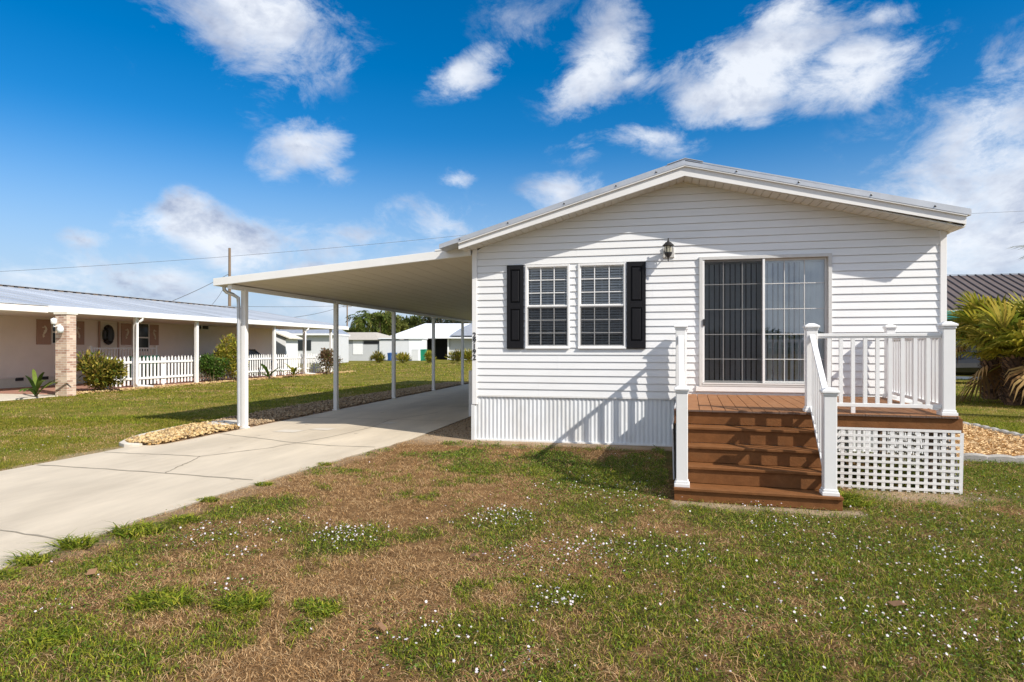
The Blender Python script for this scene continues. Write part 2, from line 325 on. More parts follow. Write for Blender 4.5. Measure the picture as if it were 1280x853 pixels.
def baref(x, y):
    e = (fbm(x, y, 3.2) - .5)
    b = sstep(.30, .05, np.abs(x - drive_r(y)) + e * .5) * (y < 10.5) * (x > drive_r(y) - .1) * .5
    b = np.maximum(b, sstep(9.45, 10.0, y + e * .8) * (x > -3.95) * (x < .4) * (y < 10.3))
    b = np.maximum(b, sstep(.20, .04, np.abs(y - 6.42 + .04 * x) + e * .35) * (x > .2) * (x < 1.95) * .9)
    b = np.maximum(b, sstep(.5, .1, np.hypot((x - 2.7) * .45, y - 7.25) + e * .4) * .9)
    b = np.maximum(b, (x > -3.95) * (x < -2.8) * (y >= 10.2) * (y < 32) * 1.0)
    b = np.maximum(b, sstep(.22, .05, np.abs(x + 8.0) + e * .4) * (y < 8.6) * .6)
    return np.clip(b, 0, 1)

# ------------------------------------------------------------------ the setting
def axis(segs): return np.array(sorted(set(np.concatenate([np.round(np.arange(a, b, st), 4) for a, b, st in segs]))))
gx = axis([(-900, -100, 80), (-100, -30, 10), (-30, -12, 1.0), (-12, 9, .07), (9, 30, 1.0), (30, 100, 10), (100, 901, 80)])
gy = axis([(-400, -40, 60), (-40, 0, 5), (0, 12, .07), (12, 40, .7), (40, 100, 5), (100, 901, 80)])
GX, GY = np.meshgrid(gx, gy); nx, ny = len(gx), len(gy)
near = (GX > -12) & (GX < 9) & (GY > 0) & (GY < 12)
GZ = np.where(near, (fbm(GX, GY, 1.1) - .5) * .05 * sstep(0, .8, np.abs(GY - 10) + 0) * (1 - blocked(GX, GY)), 0)
V = np.stack([GX.ravel(), GY.ravel(), GZ.ravel() * 0.6 - 0.004], 1)
ii = (np.arange(ny - 1)[:, None] * nx + np.arange(nx - 1)[None]).ravel()
me = np_mesh('ground', V, np.stack([ii, ii + 1, ii + nx + 1, ii + nx], 1))
for nm, fn in (('green', greenf), ('lawn', lawnf), ('bare', baref)):
    a = me.attributes.new(nm, 'FLOAT', 'POINT'); a.data.foreach_set('value', fn(GX, GY).ravel().astype(np.float32))
tag(link('ground', me, 'ground', smooth=True), 'sandy lawn ground of dry brown turf and greener patches', kind='structure')

def ribbon(b, pts, w, z, mi):
    P = [Vector((p[0], p[1], 0)) for p in pts]
    Q = []
    for i in range(len(P) - 1):
        for t in np.linspace(0, 1, 7)[:-1]: Q.append(P[i].lerp(P[i + 1], t))
    Q.append(P[-1]); vs = []
    for i, p in enumerate(Q):
        t = (Q[min(i + 1, len(Q) - 1)] - Q[max(i - 1, 0)]).normalized(); nrm = Vector((-t.y, t.x, 0))
        j = nrm * (random.uniform(-1, 1) * .012); ww = w * random.uniform(.55, 1.3) / 2
        vs += [p + j - nrm * ww + Vector((0, 0, z)), p + j + nrm * ww + Vector((0, 0, z))]
    b.add(vs, [(2 * i, 2 * i + 2, 2 * i + 3, 2 * i + 1) for i in range(len(Q) - 1)], mi)
db = MB(); ys = list(np.linspace(-3, 10, 60)) + list(np.linspace(10.5, 33, 20)); vs = []
for i, y in enumerate(ys):
    wob = random.uniform(-.025, .03) if y < 10 else 0
    l = (-7.9 if y < 8.35 else -7.55) + random.uniform(-.015, .015)
    vs += [(l, y, 0.012), (float(drive_r(y)) + wob, y, 0.012), (l, y, -.05), (float(drive_r(y)) + wob, y, -.05)]
for i in range(len(ys) - 1):
    a = 4 * i; db.add([], []);
db.v = [tuple(v) for v in vs]
for i in range(len(ys) - 1):
    a = 4 * i
    for f, mi in (((a, a + 1, a + 5, a + 4), 0), ((a + 1, a + 3, a + 7, a + 5), 1), ((a + 2, a, a + 4, a + 6), 1)): db.f.append(f); db.m.append(mi)
for pts, w in (([(-7.85, 6.6), (-6.9, 6.57), (-5.8, 6.5), (-4.5, 6.38)], .03), ([(-7.85, 7.62), (-7.4, 7.61), (-6.8, 7.63), (-6.21, 7.61), (-5.71, 8.45), (-5.57, 9.02), (-5.4, 9.6), (-5.25, 11.0), (-5.4, 12.3), (-4.9, 14)], .022),
               ([(-5.8, 6.5), (-5.95, 6.9), (-6.02, 7.15), (-6.21, 7.6)], .02), ([(-7.5, 9.7), (-6.6, 9.4), (-5.57, 9.02), (-4.9, 8.9), (-4.15, 8.92)], .028),
               ([(-7.7, 4.3), (-6.4, 4.28), (-5.3, 4.17), (-4.5, 4.05)], .025), ([(-7.8, 12.4), (-3.95, 12.45)], .03), ([(-7.8, 15.6), (-3.95, 15.6)], .03), ([(-7.8, 19), (-3.95, 19)], .03), ([(-7.85, 2.2), (-4.5, 2.1)], .03)):
    ribbon(db, pts, w, .0155, 1)
for (x0, y0, x1, y1) in ((-6.75, 10.15, -6.3, 10.45), (-6.25, 10.55, -5.85, 10.8), (-5.35, 11.7, -5.1, 12.0)): db.add([(x0, y0, .0165), (x1, y0 - .04, .0165), (x1 + .05, y1, .0165), (x0 + .06, y1, .0165)], [(0, 1, 2, 3)], 2)
for i in range(9):   # oil drips, rust and tyre scuffs
    cx, cy = random.uniform(-7.4, -4.7), random.uniform(3, 16); rr_ = random.uniform(.015, .05); n_ = 11
    db.add([(cx + rr_ * random.uniform(.5, 1.2) * math.cos(k * 6.283 / n_), cy + rr_ * random.uniform(.6, 1.6) * math.sin(k * 6.283 / n_), .0143 + i * .00002) for k in range(n_)], [tuple(range(n_))], 3)
tag(db.build('driveway', ['concrete', 'concrete_joint', 'concrete_pale', 'concrete_stain']), 'cream concrete driveway with cracks running under the carport', kind='structure')
# bed strips
b = MB(); yy = np.linspace(8.2, 26, 40); b.add([v for y in yy for v in ((float(bed_outer(y)), y, .004), (-7.53, y, .004))], [(2 * i, 2 * i + 1, 2 * i + 3, 2 * i + 2) for i in range(39)])
tag(b.build('stone_bed', 'bed_soil'), 'strip of stones between driveway and lawn', kind='structure')
b = MB().box(4.19, 9.75, -.03, 6.0, 30, .02)
tag(b.build('mulch_bed_soil', 'bed_yellow'), 'straw coloured mulch bed beside the house', kind='structure')
tag(MB().box(-23.28, 9, -.05, -18.45, 16.4, .03).build('neighbour_patio', 'concrete_pale'), 'pale concrete pad before the pink house', kind='structure')
tag(MB().box(-23.28, 16.41, -.05, -19.25, 35.2, .05).build('porch_floor', 'paver_red'), 'reddish porch floor behind the picket fence', kind='structure')
tag(MB().box(-19.24, 16.41, -.05, -18.6, 37, .03).build('flower_bed_soil', 'bed_yellow'), 'sandy flower bed along the picket fence', kind='structure')
tag(MB().box(-19.6, 74.2, -.05, -13, 80, .04).build('far_drive', 'beige'), 'sandy drive before the white roofed house', kind='structure')

def stones(name, m, P, size, label, cat, flat=.6):
    n = len(P); base = np.array([(1, 0, 0), (0, 1, 0), (-1, 0, 0), (0, -1, 0), (0, 0, 1), (0, 0, -1)], float)
    V = base[None] * (RNG.uniform(.5, 1.0, (n, 6, 1))) * size[:, None, None]; V[:, :, 2] *= flat
    a = RNG.uniform(0, 6.28, n); c, s = np.cos(a)[:, None], np.sin(a)[:, None]
    X = V[:, :, 0] * c - V[:, :, 1] * s; Y = V[:, :, 0] * s + V[:, :, 1] * c; V[:, :, 0] = X; V[:, :, 1] = Y
    V[:, :, 2] += V[:, :, 0] * RNG.uniform(-.4, .4, (n, 1)); V += P[:, None]
    T = np.array([(0, 1, 4), (1, 2, 4), (2, 3, 4), (3, 0, 4), (1, 0, 5), (2, 1, 5), (3, 2, 5), (0, 3, 5)])
    F = (np.arange(n)[:, None, None] * 6 + T[None]).reshape(-1, 3)
    return tag(link(name, np_mesh(name, V.reshape(-1, 3), None, F), m), label, cat, kind='stuff')
n = 3600; y = 8.3 + 4.1 * RNG.random(n) ** 1.0; x = bed_outer(y) + (-7.60 - bed_outer(y)) * RNG.random(n)
k = y < 10.6 + RNG.normal(size=n) * .1
stones('limestone_pile', 'limestone', np.stack([x, y, .03 + .05 * RNG.random(n)], 1)[k], RNG.uniform(.025, .065, k.sum()), 'yellow limestone chunks filling the rounded driveway bed end', 'stones')
n = 9000; y = RNG.uniform(10.5, 26, n); x = bed_outer(y) + (-7.62 - bed_outer(y)) * RNG.random(n)
stones('gravel', 'shaded_stone_grit', np.stack([x, y, .02 + .03 * RNG.random(n)], 1), RNG.uniform(.02, .06, n), 'gravel strip coloured brown for shade along the carport posts', 'gravel')  # same stones as the pile, with carport shade put into their brown
n = 2600; y = RNG.uniform(10.3, 20, n); x = RNG.uniform(-3.9, -2.95, n)
stones('grit', 'shaded_stone_grit', np.stack([x, y, .0 + .012 * RNG.random(n)], 1), RNG.uniform(.01, .028, n), 'dark grit between driveway and house wall', 'gravel')
n = 9000; y = RNG.uniform(9.85, 15, n); x = RNG.uniform(4.2, 5.98, n)
P = np.stack([x, y, .03 + .05 * RNG.random(n)], 1); D = RNG.normal(size=(n, 3)); D[:, 2] *= .35
tag(leaf_part('mulch', P, D, RNG.uniform(.04, .10, n), RNG.uniform(.015, .035, n), 'mulch_mat'), 'straw coloured bark mulch beside the house corner', 'mulch', kind='stuff')
n = 1500; y = RNG.uniform(16.5, 37, n); x = RNG.uniform(-18.95, -18.55, n)
stones('edging_stones', 'limestone', np.stack([x, y, .03 + .03 * RNG.random(n)], 1), RNG.uniform(.03, .08, n), 'pale stones edging the bed by the picket fence', 'stones')

# concrete edging of the beds
def edging(name, pts, w, h, seg, label, m='kerb_concrete'):
    b = MB(); L = [Vector((*p, 0)) for p in pts]; d = 0; fine = []
    for i in range(len(L) - 1):
        nn = max(1, int((L[i + 1] - L[i]).length / .03))
        fine += [L[i].lerp(L[i + 1], k / nn) for k in range(nn)]
    fine.append(L[-1]); vs = []; dist = 0
    for i, p in enumerate(fine):
        if i: dist += (p - fine[i - 1]).length
        t = (fine[min(i + 1, len(fine) - 1)] - fine[max(i - 1, 0)]).normalized(); nr = Vector((-t.y, t.x, 0))
        hh = h * (0.72 + .28 * abs(math.sin(math.pi * dist / seg)) ** .5); ww = w / 2
        vs += [p - nr * ww + Vector((0, 0, -.05)), p - nr * ww * .95 + Vector((0, 0, hh * .8)), p - nr * ww * .5 + Vector((0, 0, hh)), p + nr * ww * .5 + Vector((0, 0, hh)), p + nr * ww * .95 + Vector((0, 0, hh * .8)), p + nr * ww + Vector((0, 0, -.05))]
    fs = [(6 * i + k, 6 * i + k + 1, 6 * i + k + 7, 6 * i + k + 6) for i in range(len(fine) - 1) for k in range(5)] + [tuple(range(6)), tuple(range(6 * len(fine) - 6, 6 * len(fine)))[::-1]]
    o = b.add(vs, fs).build(name, m); tag(o, label, 'edging'); return o
edging('bed_edging', [(4.22, 9.72), (4.6, 9.66), (5.2, 9.62), (5.9, 9.68), (6.08, 10.2), (6.15, 11.6), (6.1, 13.5), (5.6, 15.2)], .12, .10, .3, 'scalloped grey concrete edging round the straw mulch bed')
edging('bed_edging', [(-7.78, 8.22), (-7.98, 8.17), (-8.16, 8.27), (-8.3, 8.5)] + [(float(bed_outer(y)) - .05, y) for y in (9.0, 9.7, 10.4)], .11, .07, 3, 'curved concrete kerb round the yellow stones', 'concrete_pale')
b = MB().lathe((-8.15, 10.75, 0), [(.0, .085), (.34, .085), (.36, .07), (.36, -.02)], 28)
tag(b.build('stepping_disc', 'concrete_pale', smooth=False), 'round concrete disc lying by the front carport post', 'paver')

# ------------------------------------------------------------------ the house
Yw = 10.07; XL, XR = -2.90, 4.14; RX = 0.52; ZE = 3.17; HB = 26.0
home = thing('mobile_home', (0.6, Yw, 0), 'white manufactured home with black shutters and a sliding glass door', 'house')
SL, SR = .278, .2525
def wall_top(x): return 4.155 - (RX - x) * SL if x < RX else 4.155 - (x - RX) * SR
EX = .1143; Z0 = .752
OPEN = [(-2.003, -1.267, 1.537, 2.912), (-1.134, -.364, 1.537, 2.912), (.755, 2.652, .955, 2.962)]
def off(z): return .014 * (1 - ((z - Z0) / EX - math.floor((z - Z0) / EX + 1e-6)))
b = MB(); z = Z0
cuts = sorted({o[2] for o in OPEN} | {o[3] for o in OPEN})
while z < 4.2:
    lv = [z] + [c for c in cuts if z < c < z + EX - .005] + [z + EX - .005]
    for a, c in zip(lv[:-1], lv[1:]):
        oa = .015 * (1 - (a - z) / EX); oc = .015 * (1 - (c - z) / EX)
        def lim(zz):
            l, r = XL, XR
            if zz > wall_top(XL): l = RX - (4.155 - zz) / SL
            if zz > wall_top(XR): r = RX + (4.155 - zz) / SR
            return l, r
        la, ra = lim(a); lc, rc = lim(c)
        if a >= 4.15: continue
        if c > 4.155: c = 4.155; lc = rc = RX
        sp = [(la, ra, lc, rc)]
        for (o0, o1, q0, q1) in OPEN:
            if a < q1 - 1e-6 and c > q0 + 1e-6:
                nsp = []
                for s4 in sp:
                    if o0 > s4[0] and o1 < s4[1]: nsp += [(s4[0], o0, s4[2], o0), (o1, s4[1], o1, s4[3])]
                    else: nsp.append(s4)
                sp = nsp
        for (l1, r1, l2, r2) in sp:
            b.add([(l1, Yw - oa, a), (r1, Yw - oa, a), (r2, Yw - oc, c), (l2, Yw - oc, c)], [(0, 1, 2, 3)])
            if abs(a - z) < 1e-6:   # drip lip and the shallow lock groove under it
                b.add([(l1, Yw + .0055, a), (r1, Yw + .0055, a), (r1, Yw - oa, a), (l1, Yw - oa, a)], [(0, 1, 2, 3)])
                b.add([(l1, Yw + .0055, a - .006), (r1, Yw + .0055, a - .008), (r1, Yw + .0055, a), (l1, Yw + .0055, a)], [(0, 1, 2, 3)])
    z += EX
for i in range(27):   # overlapping panel ends, staggered from course to course
    za = Z0 + EX * i
    for xs_ in (XL + (1.15 + 1.83 * (i // 2 % 2) + .31 * (i // 4 % 3)), XL + (4.8 + 1.2 * (i // 2 % 2) - .27 * (i // 4 % 3))):
        if za + EX < wall_top(xs_) - .05 and not any(o[0] - .03 < xs_ < o[1] + .03 and za + EX > o[2] and za < o[3] for o in OPEN):
            b.add([(xs_ - .03, Yw - .0163, za), (xs_, Yw - .0163, za), (xs_, Yw - .0015, za + EX - .006), (xs_ - .03, Yw - .0015, za + EX - .006), (xs_, Yw - .0150, za), (xs_, Yw + .0, za + EX - .006)], [(0, 1, 2, 3), (1, 4, 5, 2)])
b.build('front_wall', 'siding', home)
# backing behind siding keeps the light out (with the same openings)
b = MB(); q = .0075
b.add([(XL, Yw + q, .765), (XR, Yw + q, .765), (XR, Yw + q, .95), (XL, Yw + q, .95)], [(0, 1, 2, 3)])
b.add([(XL, Yw + q, 2.965), (XR, Yw + q, 2.965), (XR, Yw + q, wall_top(XR)), (RX, Yw + q, 4.15), (XL, Yw + q, wall_top(XL))], [(0, 1, 2, 3, 4)])
for x0, x1 in ((XL, -2.003), (-1.267, -1.134), (-.364, .755), (2.652, XR)): b.add([(x0, Yw + q, .95), (x1, Yw + q, .95), (x1, Yw + q, 2.965), (x0, Yw + q, 2.965)], [(0, 1, 2, 3)])
for x0, x1 in ((-2.003, -1.267), (-1.134, -.364)):
    b.add([(x0, Yw + q, .95), (x1, Yw + q, .95), (x1, Yw + q, 1.537), (x0, Yw + q, 1.537)], [(0, 1, 2, 3)])
    b.add([(x0, Yw + q, 2.912), (x1, Yw + q, 2.912), (x1, Yw + q, 2.965), (x0, Yw + q, 2.965)], [(0, 1, 2, 3)])
b.box(XL + .03, Yw + .02, .80, XR - .03, Yw + 4, .84); b.box(XL + .03, Yw + 4, .84, XR - .03, Yw + 4.1, 3.0); b.box(XL + .03, Yw + .02, 3.0, XR - .03, Yw + 4.1, 3.05)
b.build('inner_room', 'interior', home)
# side and rear walls
b = MB(); z = Z0
while z < ZE - .02:
    zt = min(z + EX, 3.18)
    for x, sg in ((XL, -1), (XR, 1)):
        b.add([(x + sg * .014, Yw, z), (x + sg * .014, HB, z), (x, HB, zt), (x, Yw, zt)], [(0, 1, 2, 3)])
        b.add([(x + sg * .014, Yw, z), (x + sg * .014, HB, z), (x, HB, z), (x, Yw, z)], [(0, 1, 2, 3)])
    z += EX
b.add([(XL, HB, 0), (XR, HB, 0), (XR, HB, wall_top(XR)), (RX, HB, 4.15), (XL, HB, wall_top(XL))], [(0, 1, 2, 3, 4)])
b.build('side_wall', 'siding', home)
# corrugated skirting
b = MB(); N_ = 10; pitch = .0678; xs = np.arange(XL + .02, XR - .01, pitch / N_)
vs = []
for i, x in enumerate(xs):
    t = (i % N_) / N_; o = .0085 * (.5 + .5 * math.cos(2 * math.pi * t))
    vs += [(x, Yw + .012 - o, .0), (x, Yw + .012 - o, .752)]
b.add(vs, [(2 * i, 2 * i + 2, 2 * i + 3, 2 * i + 1) for i in range(len(xs) - 1)])
for x in (XL + .02, XR - .02): b.add([(x, Yw, 0), (x, HB, 0), (x, HB, .752), (x, Yw, .752)], [(0, 1, 2, 3)])
b.build('skirting', 'skirting', home)
MB().box(XL + .03, Yw - .012, -.02, XR - .03, Yw + .03, .022).box(XL + .03, Yw - .016, .735, XR - .03, Yw + .01, .762).build('skirting_track', 'white_metal', home)
for x in (XL - .015, XR - .055):
    MB().box(x, Yw - .03, .60 if x < 0 else 0, x + .085, Yw + .07, wall_top(x + .04) + .01).build('corner_trim', 'vinyl', home, bevel=.004)
MB().box(XL - .03, Yw - .022, 0, XL + .03, Yw + .06, .595).build('skirting_corner', 'skirting', home)
# roof: soffit, fascia, metal
YF = Yw - .42
def roofz(x): return 4.27 - (RX - x) * .2905 if x < RX else 4.27 - (x - RX) * .2465
x0, x1 = -3.03, 4.245
for xa, xb in ((x0, RX), (RX, x1)):
    za, zb = roofz(xa), roofz(xb); ha = .085 if xa < RX - .1 else .135; hb = .135 if xb <= RX + .1 else .105
    if xa == RX: ha = .135
    MB().prism([(xa, YF, za - ha), (xb, YF, zb - hb), (xb, YF, zb), (xa, YF, za)], (0, .03, 0)).build('fascia', 'white_metal', home)
    MB().prism([(xa, YF - .03, za), (xb, YF - .03, zb), (xb, YF - .03, zb + .018), (xa, YF - .03, za + .018)], (0, .06, 0)).build('fascia_lip', 'white_metal', home)
b = MB()   # ribbed soffit
for xa, xb in ((-3.02, RX), (RX, 4.24)):
    n_ = int((xb - xa) / .11)
    for i in range(n_):
        p, q_ = xa + (xb - xa) * i / n_, xa + (xb - xa) * (i + 1) / n_
        zp, zq = min(wall_top(p), 9) - .01, wall_top(q_) - .01
        b.prism([(p + .006, YF + .03, zp), (q_ - .006, YF + .03, zq), (q_ - .006, YF + .03, zq + .012), (p + .006, YF + .03, zp + .012)], (0, .42, 0))
        b.prism([(p, YF + .03, zp + .013), (q_, YF + .03, zq + .013), (q_, YF + .03, zq + .02), (p, YF + .03, zp + .02)], (0, .42, 0))
b.box(4.145, Yw + .05, 3.20, 4.24, HB, 3.215)
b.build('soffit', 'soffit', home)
MB().box(4.23, YF + .031, 3.225, 4.25, HB, 3.345).build('eave_fascia', 'white_metal', home)
b = MB(); T = .07
for xa, xb, k in ((-3.35, RX, -1), (RX, 4.29, 1)):
    za, zb = roofz(xa) + .02, roofz(xb) + .02
    b.prism([(xa, YF - .035, za), (xb, YF - .035, zb), (xb, YF - .035, zb + T), (xa, YF - .035, za + T * .8)], (0, HB - YF + .4, 0))
y_ = YF - .03
while y_ < HB:
    for xa, xb in ((-3.35, RX), (RX, 4.29)):
        za, zb = roofz(xa) + .02 + T * (.8 if xa < RX else 1), roofz(xb) + .02 + T
        b.prism([(xa, y_, za - .002), (xb, y_, zb - .002), (xb, y_, zb + .018), (xa, y_, za + .018)], (0, .025, 0))
    y_ += .305
roof = b.build('roof', 'galvanised', home)
b = MB()
for k in (-1, 1):
    e = RX + k * .26; zr = 4.27 + .02 + T
    b.prism([(RX, YF - .045, zr + .022), (e, YF - .045, roofz(e) + .02 + T + .02), (e, YF - .045, roofz(e) + .02 + T + .028), (RX, YF - .045, zr + .032)], (0, HB - YF + .4, 0))
b.build('ridge_cap', 'galvanised', roof)
b = MB()
for x in (-3.0, -2.2, -1.3, -.5, .1, 1.25, 2.1, 3.05, 3.85):
    MB().lathe((x, YF - .036, roofz(x) + .055), [(.013, -.008), (.014, 0), (.010, .012), (0, .014)], 8).build('roof_screw', 'black_metal', roof)

def window(x0, x1):
    z0, z1 = 1.537, 2.912; zm = 2.228
    wf = MB(); w = .035; ya, yb = Yw - .03, Yw + .03
    wf.box(x0, ya, z0, x0 + w, yb, z1).box(x1 - w, ya, z0, x1, yb, z1).box(x0 + w, ya, z1 - w, x1 - w, yb, z1).box(x0 + w, ya, z0, x1 - w, yb, z0 + .045)
    wf.box(x0 - .0, Yw - .045, z0 - .004, x1, Yw - .03, z0 + .02)
    f = wf.build('window', 'vinyl', home, bevel=.004)
    for (za, zb, yy_) in ((zm + .012, z1 - w, Yw - .004), (z0 + .045, zm - .012, Yw - .014)):
        s_ = MB(); t = .016; xa, xb = x0 + w, x1 - w
        s_.box(xa, yy_, za, xa + t, yy_ + .016, zb).box(xb - t, yy_, za, xb, yy_ + .016, zb).box(xa + t, yy_, zb - t, xb - t, yy_ + .016, zb).box(xa + t, yy_, za, xb - t, yy_ + .016, za + t)
        for i in (1, 2):
            xm = xa + (xb - xa) * i / 3; s_.box(xm - .007, yy_ - .003, za + t, xm + .007, yy_ + .013, zb - t)
            zz = za + (zb - za) * i / 3; s_.box(xa + t, yy_ - .001, zz - .007, xb - t, yy_ + .011, zz + .007)
        s_.build('sash', 'vinyl', f)
    MB().box(x0 + w, Yw - .024, zm - .016, x1 - w, Yw + .01, zm + .016).build('meeting_rail', 'vinyl', f)
    MB().add([(x0 + w, Yw + .022, z0 + .03), (x1 - w, Yw + .022, z0 + .03), (x1 - w, Yw + .022, z1 - .03), (x0 + w, Yw + .022, z1 - .03)], [(0, 1, 2, 3)]).build('pane', 'glass_window', f)
    MB().add([(x0 + w, Yw - .026, z0 + .04), (x1 - w, Yw - .026, z0 + .04), (x1 - w, Yw - .026, zm), (x0 + w, Yw - .026, zm)], [(0, 1, 2, 3)]).build('insect_screen', 'insect_screen', f)
    bl = MB(); z = z0 + .05
    while z < z1 - .05:
        h = random.uniform(-.002, .002)
        bl.prism([(x0 + .03, Yw + .05, z + h), (x0 + .03, Yw + .082, z + h + .029), (x0 + .03, Yw + .082, z + h + .032), (x0 + .03, Yw + .066, z + h + .0185), (x0 + .03, Yw + .05, z + h + .003)], (x1 - x0 - .06, 0, 0)); z += .0425
    for i in (.13, .5, .87):
        xm = x0 + (x1 - x0) * i; bl.box(xm - .004, Yw + .046, z0 + .03, xm + .004, Yw + .0475, z1 - .03)
    bl.box(x0 + .03, Yw + .045, z1 - .07, x1 - .03, Yw + .10, z1 - .03)
    bl.build('window_blind', 'blind', f)
window(-2.003, -1.267); window(-1.134, -.364)
b = MB().box(-1.262, Yw - .018, 1.53, -1.139, Yw - .0145, 1.55)
for x0_, x1_ in ((-2.312, -2.03), (-.352, -.056)):
    z0_, z1_ = 1.535, 2.918; sh = MB(); w = .058; ya = Yw - .045; zc = 2.30
    sh.box(x0_, ya, z0_, x0_ + w, Yw - .004, z1_).box(x1_ - w, ya, z0_, x1_, Yw - .004, z1_)
    for a, c in ((z0_, z0_ + .12), (2.19, 2.29), (z1_ - .075, z1_)): sh.box(x0_ + w, ya, a, x1_ - w, Yw - .004, c)
    for a, c in ((z0_ + .12, 2.19), (2.29, z1_ - .075)):
        sh.box(x0_ + w, ya + .02, a, x1_ - w, Yw - .006, c)
        sh.hexa([(x0_ + w + .012, ya + .0198, a + .012), (x1_ - w - .012, ya + .0198, a + .012), (x1_ - w - .03, ya + .006, a + .03), (x0_ + w + .03, ya + .006, a + .03),
                 (x0_ + w + .012, ya + .0198, c - .012), (x1_ - w - .012, ya + .0198, c - .012), (x1_ - w - .03, ya + .006, c - .03), (x0_ + w + .03, ya + .006, c - .03)])
    sh.build('shutter', 'shutter_black', home, bevel=.004)
# sliding door
dr = MB(); ya = Yw - .04; X0, X1, Zb, Zt = .755, 2.652, .955, 2.962
dr.box(X0, ya, Zb, X0 + .05, Yw + .06, Zt).box(X1 - .05, ya, Zb, X1, Yw + .06, Zt).box(X0 + .05, ya, Zt - .05, X1 - .05, Yw + .06, Zt).box(X0 + .05, ya, Zb, X1 - .05, Yw + .06, Zb + .035)
door = dr.build('sliding_door', 'frame_grey', home, bevel=.003)
MB().box(X0 - .05, Yw - .035, .875, X1 + .05, Yw - .015, .953).build('door_sill_trim', 'vinyl', door, bevel=.003)
MB().box(X0 + .05, ya - .006, Zb + .036, X1 - .05, ya + .03, Zb + .055).build('door_track', 'white_metal', door)
for xa, xb, yy_, mm, left in ((.806, 1.705, Yw + .004, 'frame_grey', True), (1.69, 2.601, Yw + .03, 'frame_grey', False)):
    p = MB(); za, zb = Zb + .056, Zt - .052; t = .032
    p.box(xa, yy_, za, xa + t, yy_ + .022, zb).box(xb - t, yy_, za, xb, yy_ + .022, zb).box(xa + t, yy_, zb - t, xb - t, yy_ + .022, zb).box(xa + t, yy_, za, xb - t, yy_ + .022, za + t)
    for i in (1, 2): xm = xa + t + (xb - xa - 2 * t) * i / 3; p.box(xm - .0062, yy_ + .006, za + t, xm + .0062, yy_ + .012, zb - t)
    for zz in (1.375, 1.757, 2.143, 2.53): p.box(xa + t, yy_ + .005, zz - .0062, xb - t, yy_ + .011, zz + .0062)
    p.build('door_leaf', 'frame_grey', door, bevel=.002)
    MB().add([(xa + t, yy_ + .016, za + t), (xb - t, yy_ + .016, za + t), (xb - t, yy_ + .016, zb - t), (xa + t, yy_ + .016, zb - t)], [(0, 1, 2, 3)]).build('pane', 'glass_clear' if not left else 'glass_window', door)
p = MB(); za, zb = Zb + .06, Zt - .055
MB().add([(.83, ya + .018, za), (1.69, ya + .018, za), (1.69, ya + .018, zb), (.83, ya + .018, zb)], [(0, 1, 2, 3)]).build('screen_mesh', 'insect_screen', door)
MB().box(.806, ya + .008, za, .832, ya + .03, zb).box(1.682, ya + .008, za, 1.715, ya + .03, zb).build('screen_frame', 'vinyl', door, bevel=.002)
MB().box(.812, ya - .018, 1.895, .846, ya + .008, 1.995).build('door_handle', 'black_metal', door, bevel=.004)
b = MB(); x = .80; i = 0
while x < 2.62:
    a = R(38) if x < 2.22 else R(10); a += random.uniform(-.06, .06); c_, s_ = math.cos(a) * .044, math.sin(a) * .044; t = .0015
    yb = Yw + .125
    b.add([(x - c_, yb - s_, Zb + .05), (x + c_ * .0, yb + .004, Zb + .05), (x + c_, yb + s_, Zb + .05), (x - c_, yb - s_, Zt - .08), (x, yb + .004, Zt - .08), (x + c_, yb + s_, Zt - .08)], [(0, 1, 4, 3), (1, 2, 5, 4)])
    x += .078
b.box(.78, Yw + .09, Zt - .10, 2.64, Yw + .16, Zt - .03)
b.build('vertical_blind', 'vblind', door)
# wall lantern
lx, ly, lz = .285, Yw - .155, 3.06
wl = MB().box(.205, Yw - .035, 2.965, .385, Yw - .003, 3.13).build('wall_lantern', 'frame_grey', home, bevel=.008)
b = MB().tube([(lx, Yw - .035, 3.02), (lx, Yw - .07, 3.0), (lx, ly - .0, 2.985)], .009, 8)
b.lathe((lx, ly, lz), [(0, .195), (.010, .19), (.007, .17), (.014, .155), (.02, .145), (.02, .135), (.045, .125), (.052, .115), (.085, .085), (.092, .075), (.06, .07), (.06, .066)], 12)
b.lathe((lx, ly, lz), [(.056, -.035), (.062, -.03), (.062, -.04), (.05, -.075), (.025, -.10), (.012, -.115), (.016, -.125), (.008, -.14), (.010, -.155), (0, -.18)], 12)
for k in range(6):
    a = k * math.pi / 3; c_, s_ = math.cos(a), math.sin(a); b.tube([(lx + .056 * c_, ly + .056 * s_, lz - .035), (lx + .062 * c_, ly + .062 * s_, lz + .072)], .005, 6)
b.build('lantern_cage', 'black_metal', wl)
MB().lathe((lx, ly, lz), [(.045, -.03), (.052, .066)], 12).build('lantern_glass', 'lamp_glass', wl, smooth=True)
# house number, digits stacked down the corner trim
cu = bpy.data.curves.new('house_number', 'FONT'); cu.body = '2\n9\n1\n9\n2'; cu.size = .12; cu.space_line = .78; cu.align_x = 'CENTER'; cu.extrude = .004; cu.offset = .0018
to = bpy.data.objects.new('tmp', cu); COL.objects.link(to); bpy.context.view_layer.update()
me = bpy.data.meshes.new_from_object(to.evaluated_get(bpy.context.evaluated_depsgraph_get())); bpy.data.objects.remove(to); bpy.data.curves.remove(cu)
M = Matrix.Translation((-2.872, Yw - .036, 1.725)) @ Matrix.Rotation(R(90), 4, 'X'); me.transform(Matrix.Translation(-ORG[home.name]) @ M); me.name = 'house_number'
link('house_number', me, 'black_paint', home)
# side landing beside the house wall under the carport
MB().box(-3.97, 13.4, 0, -2.96, 15.0, 1.04).build('side_landing', 'white_metal', home, bevel=.01)

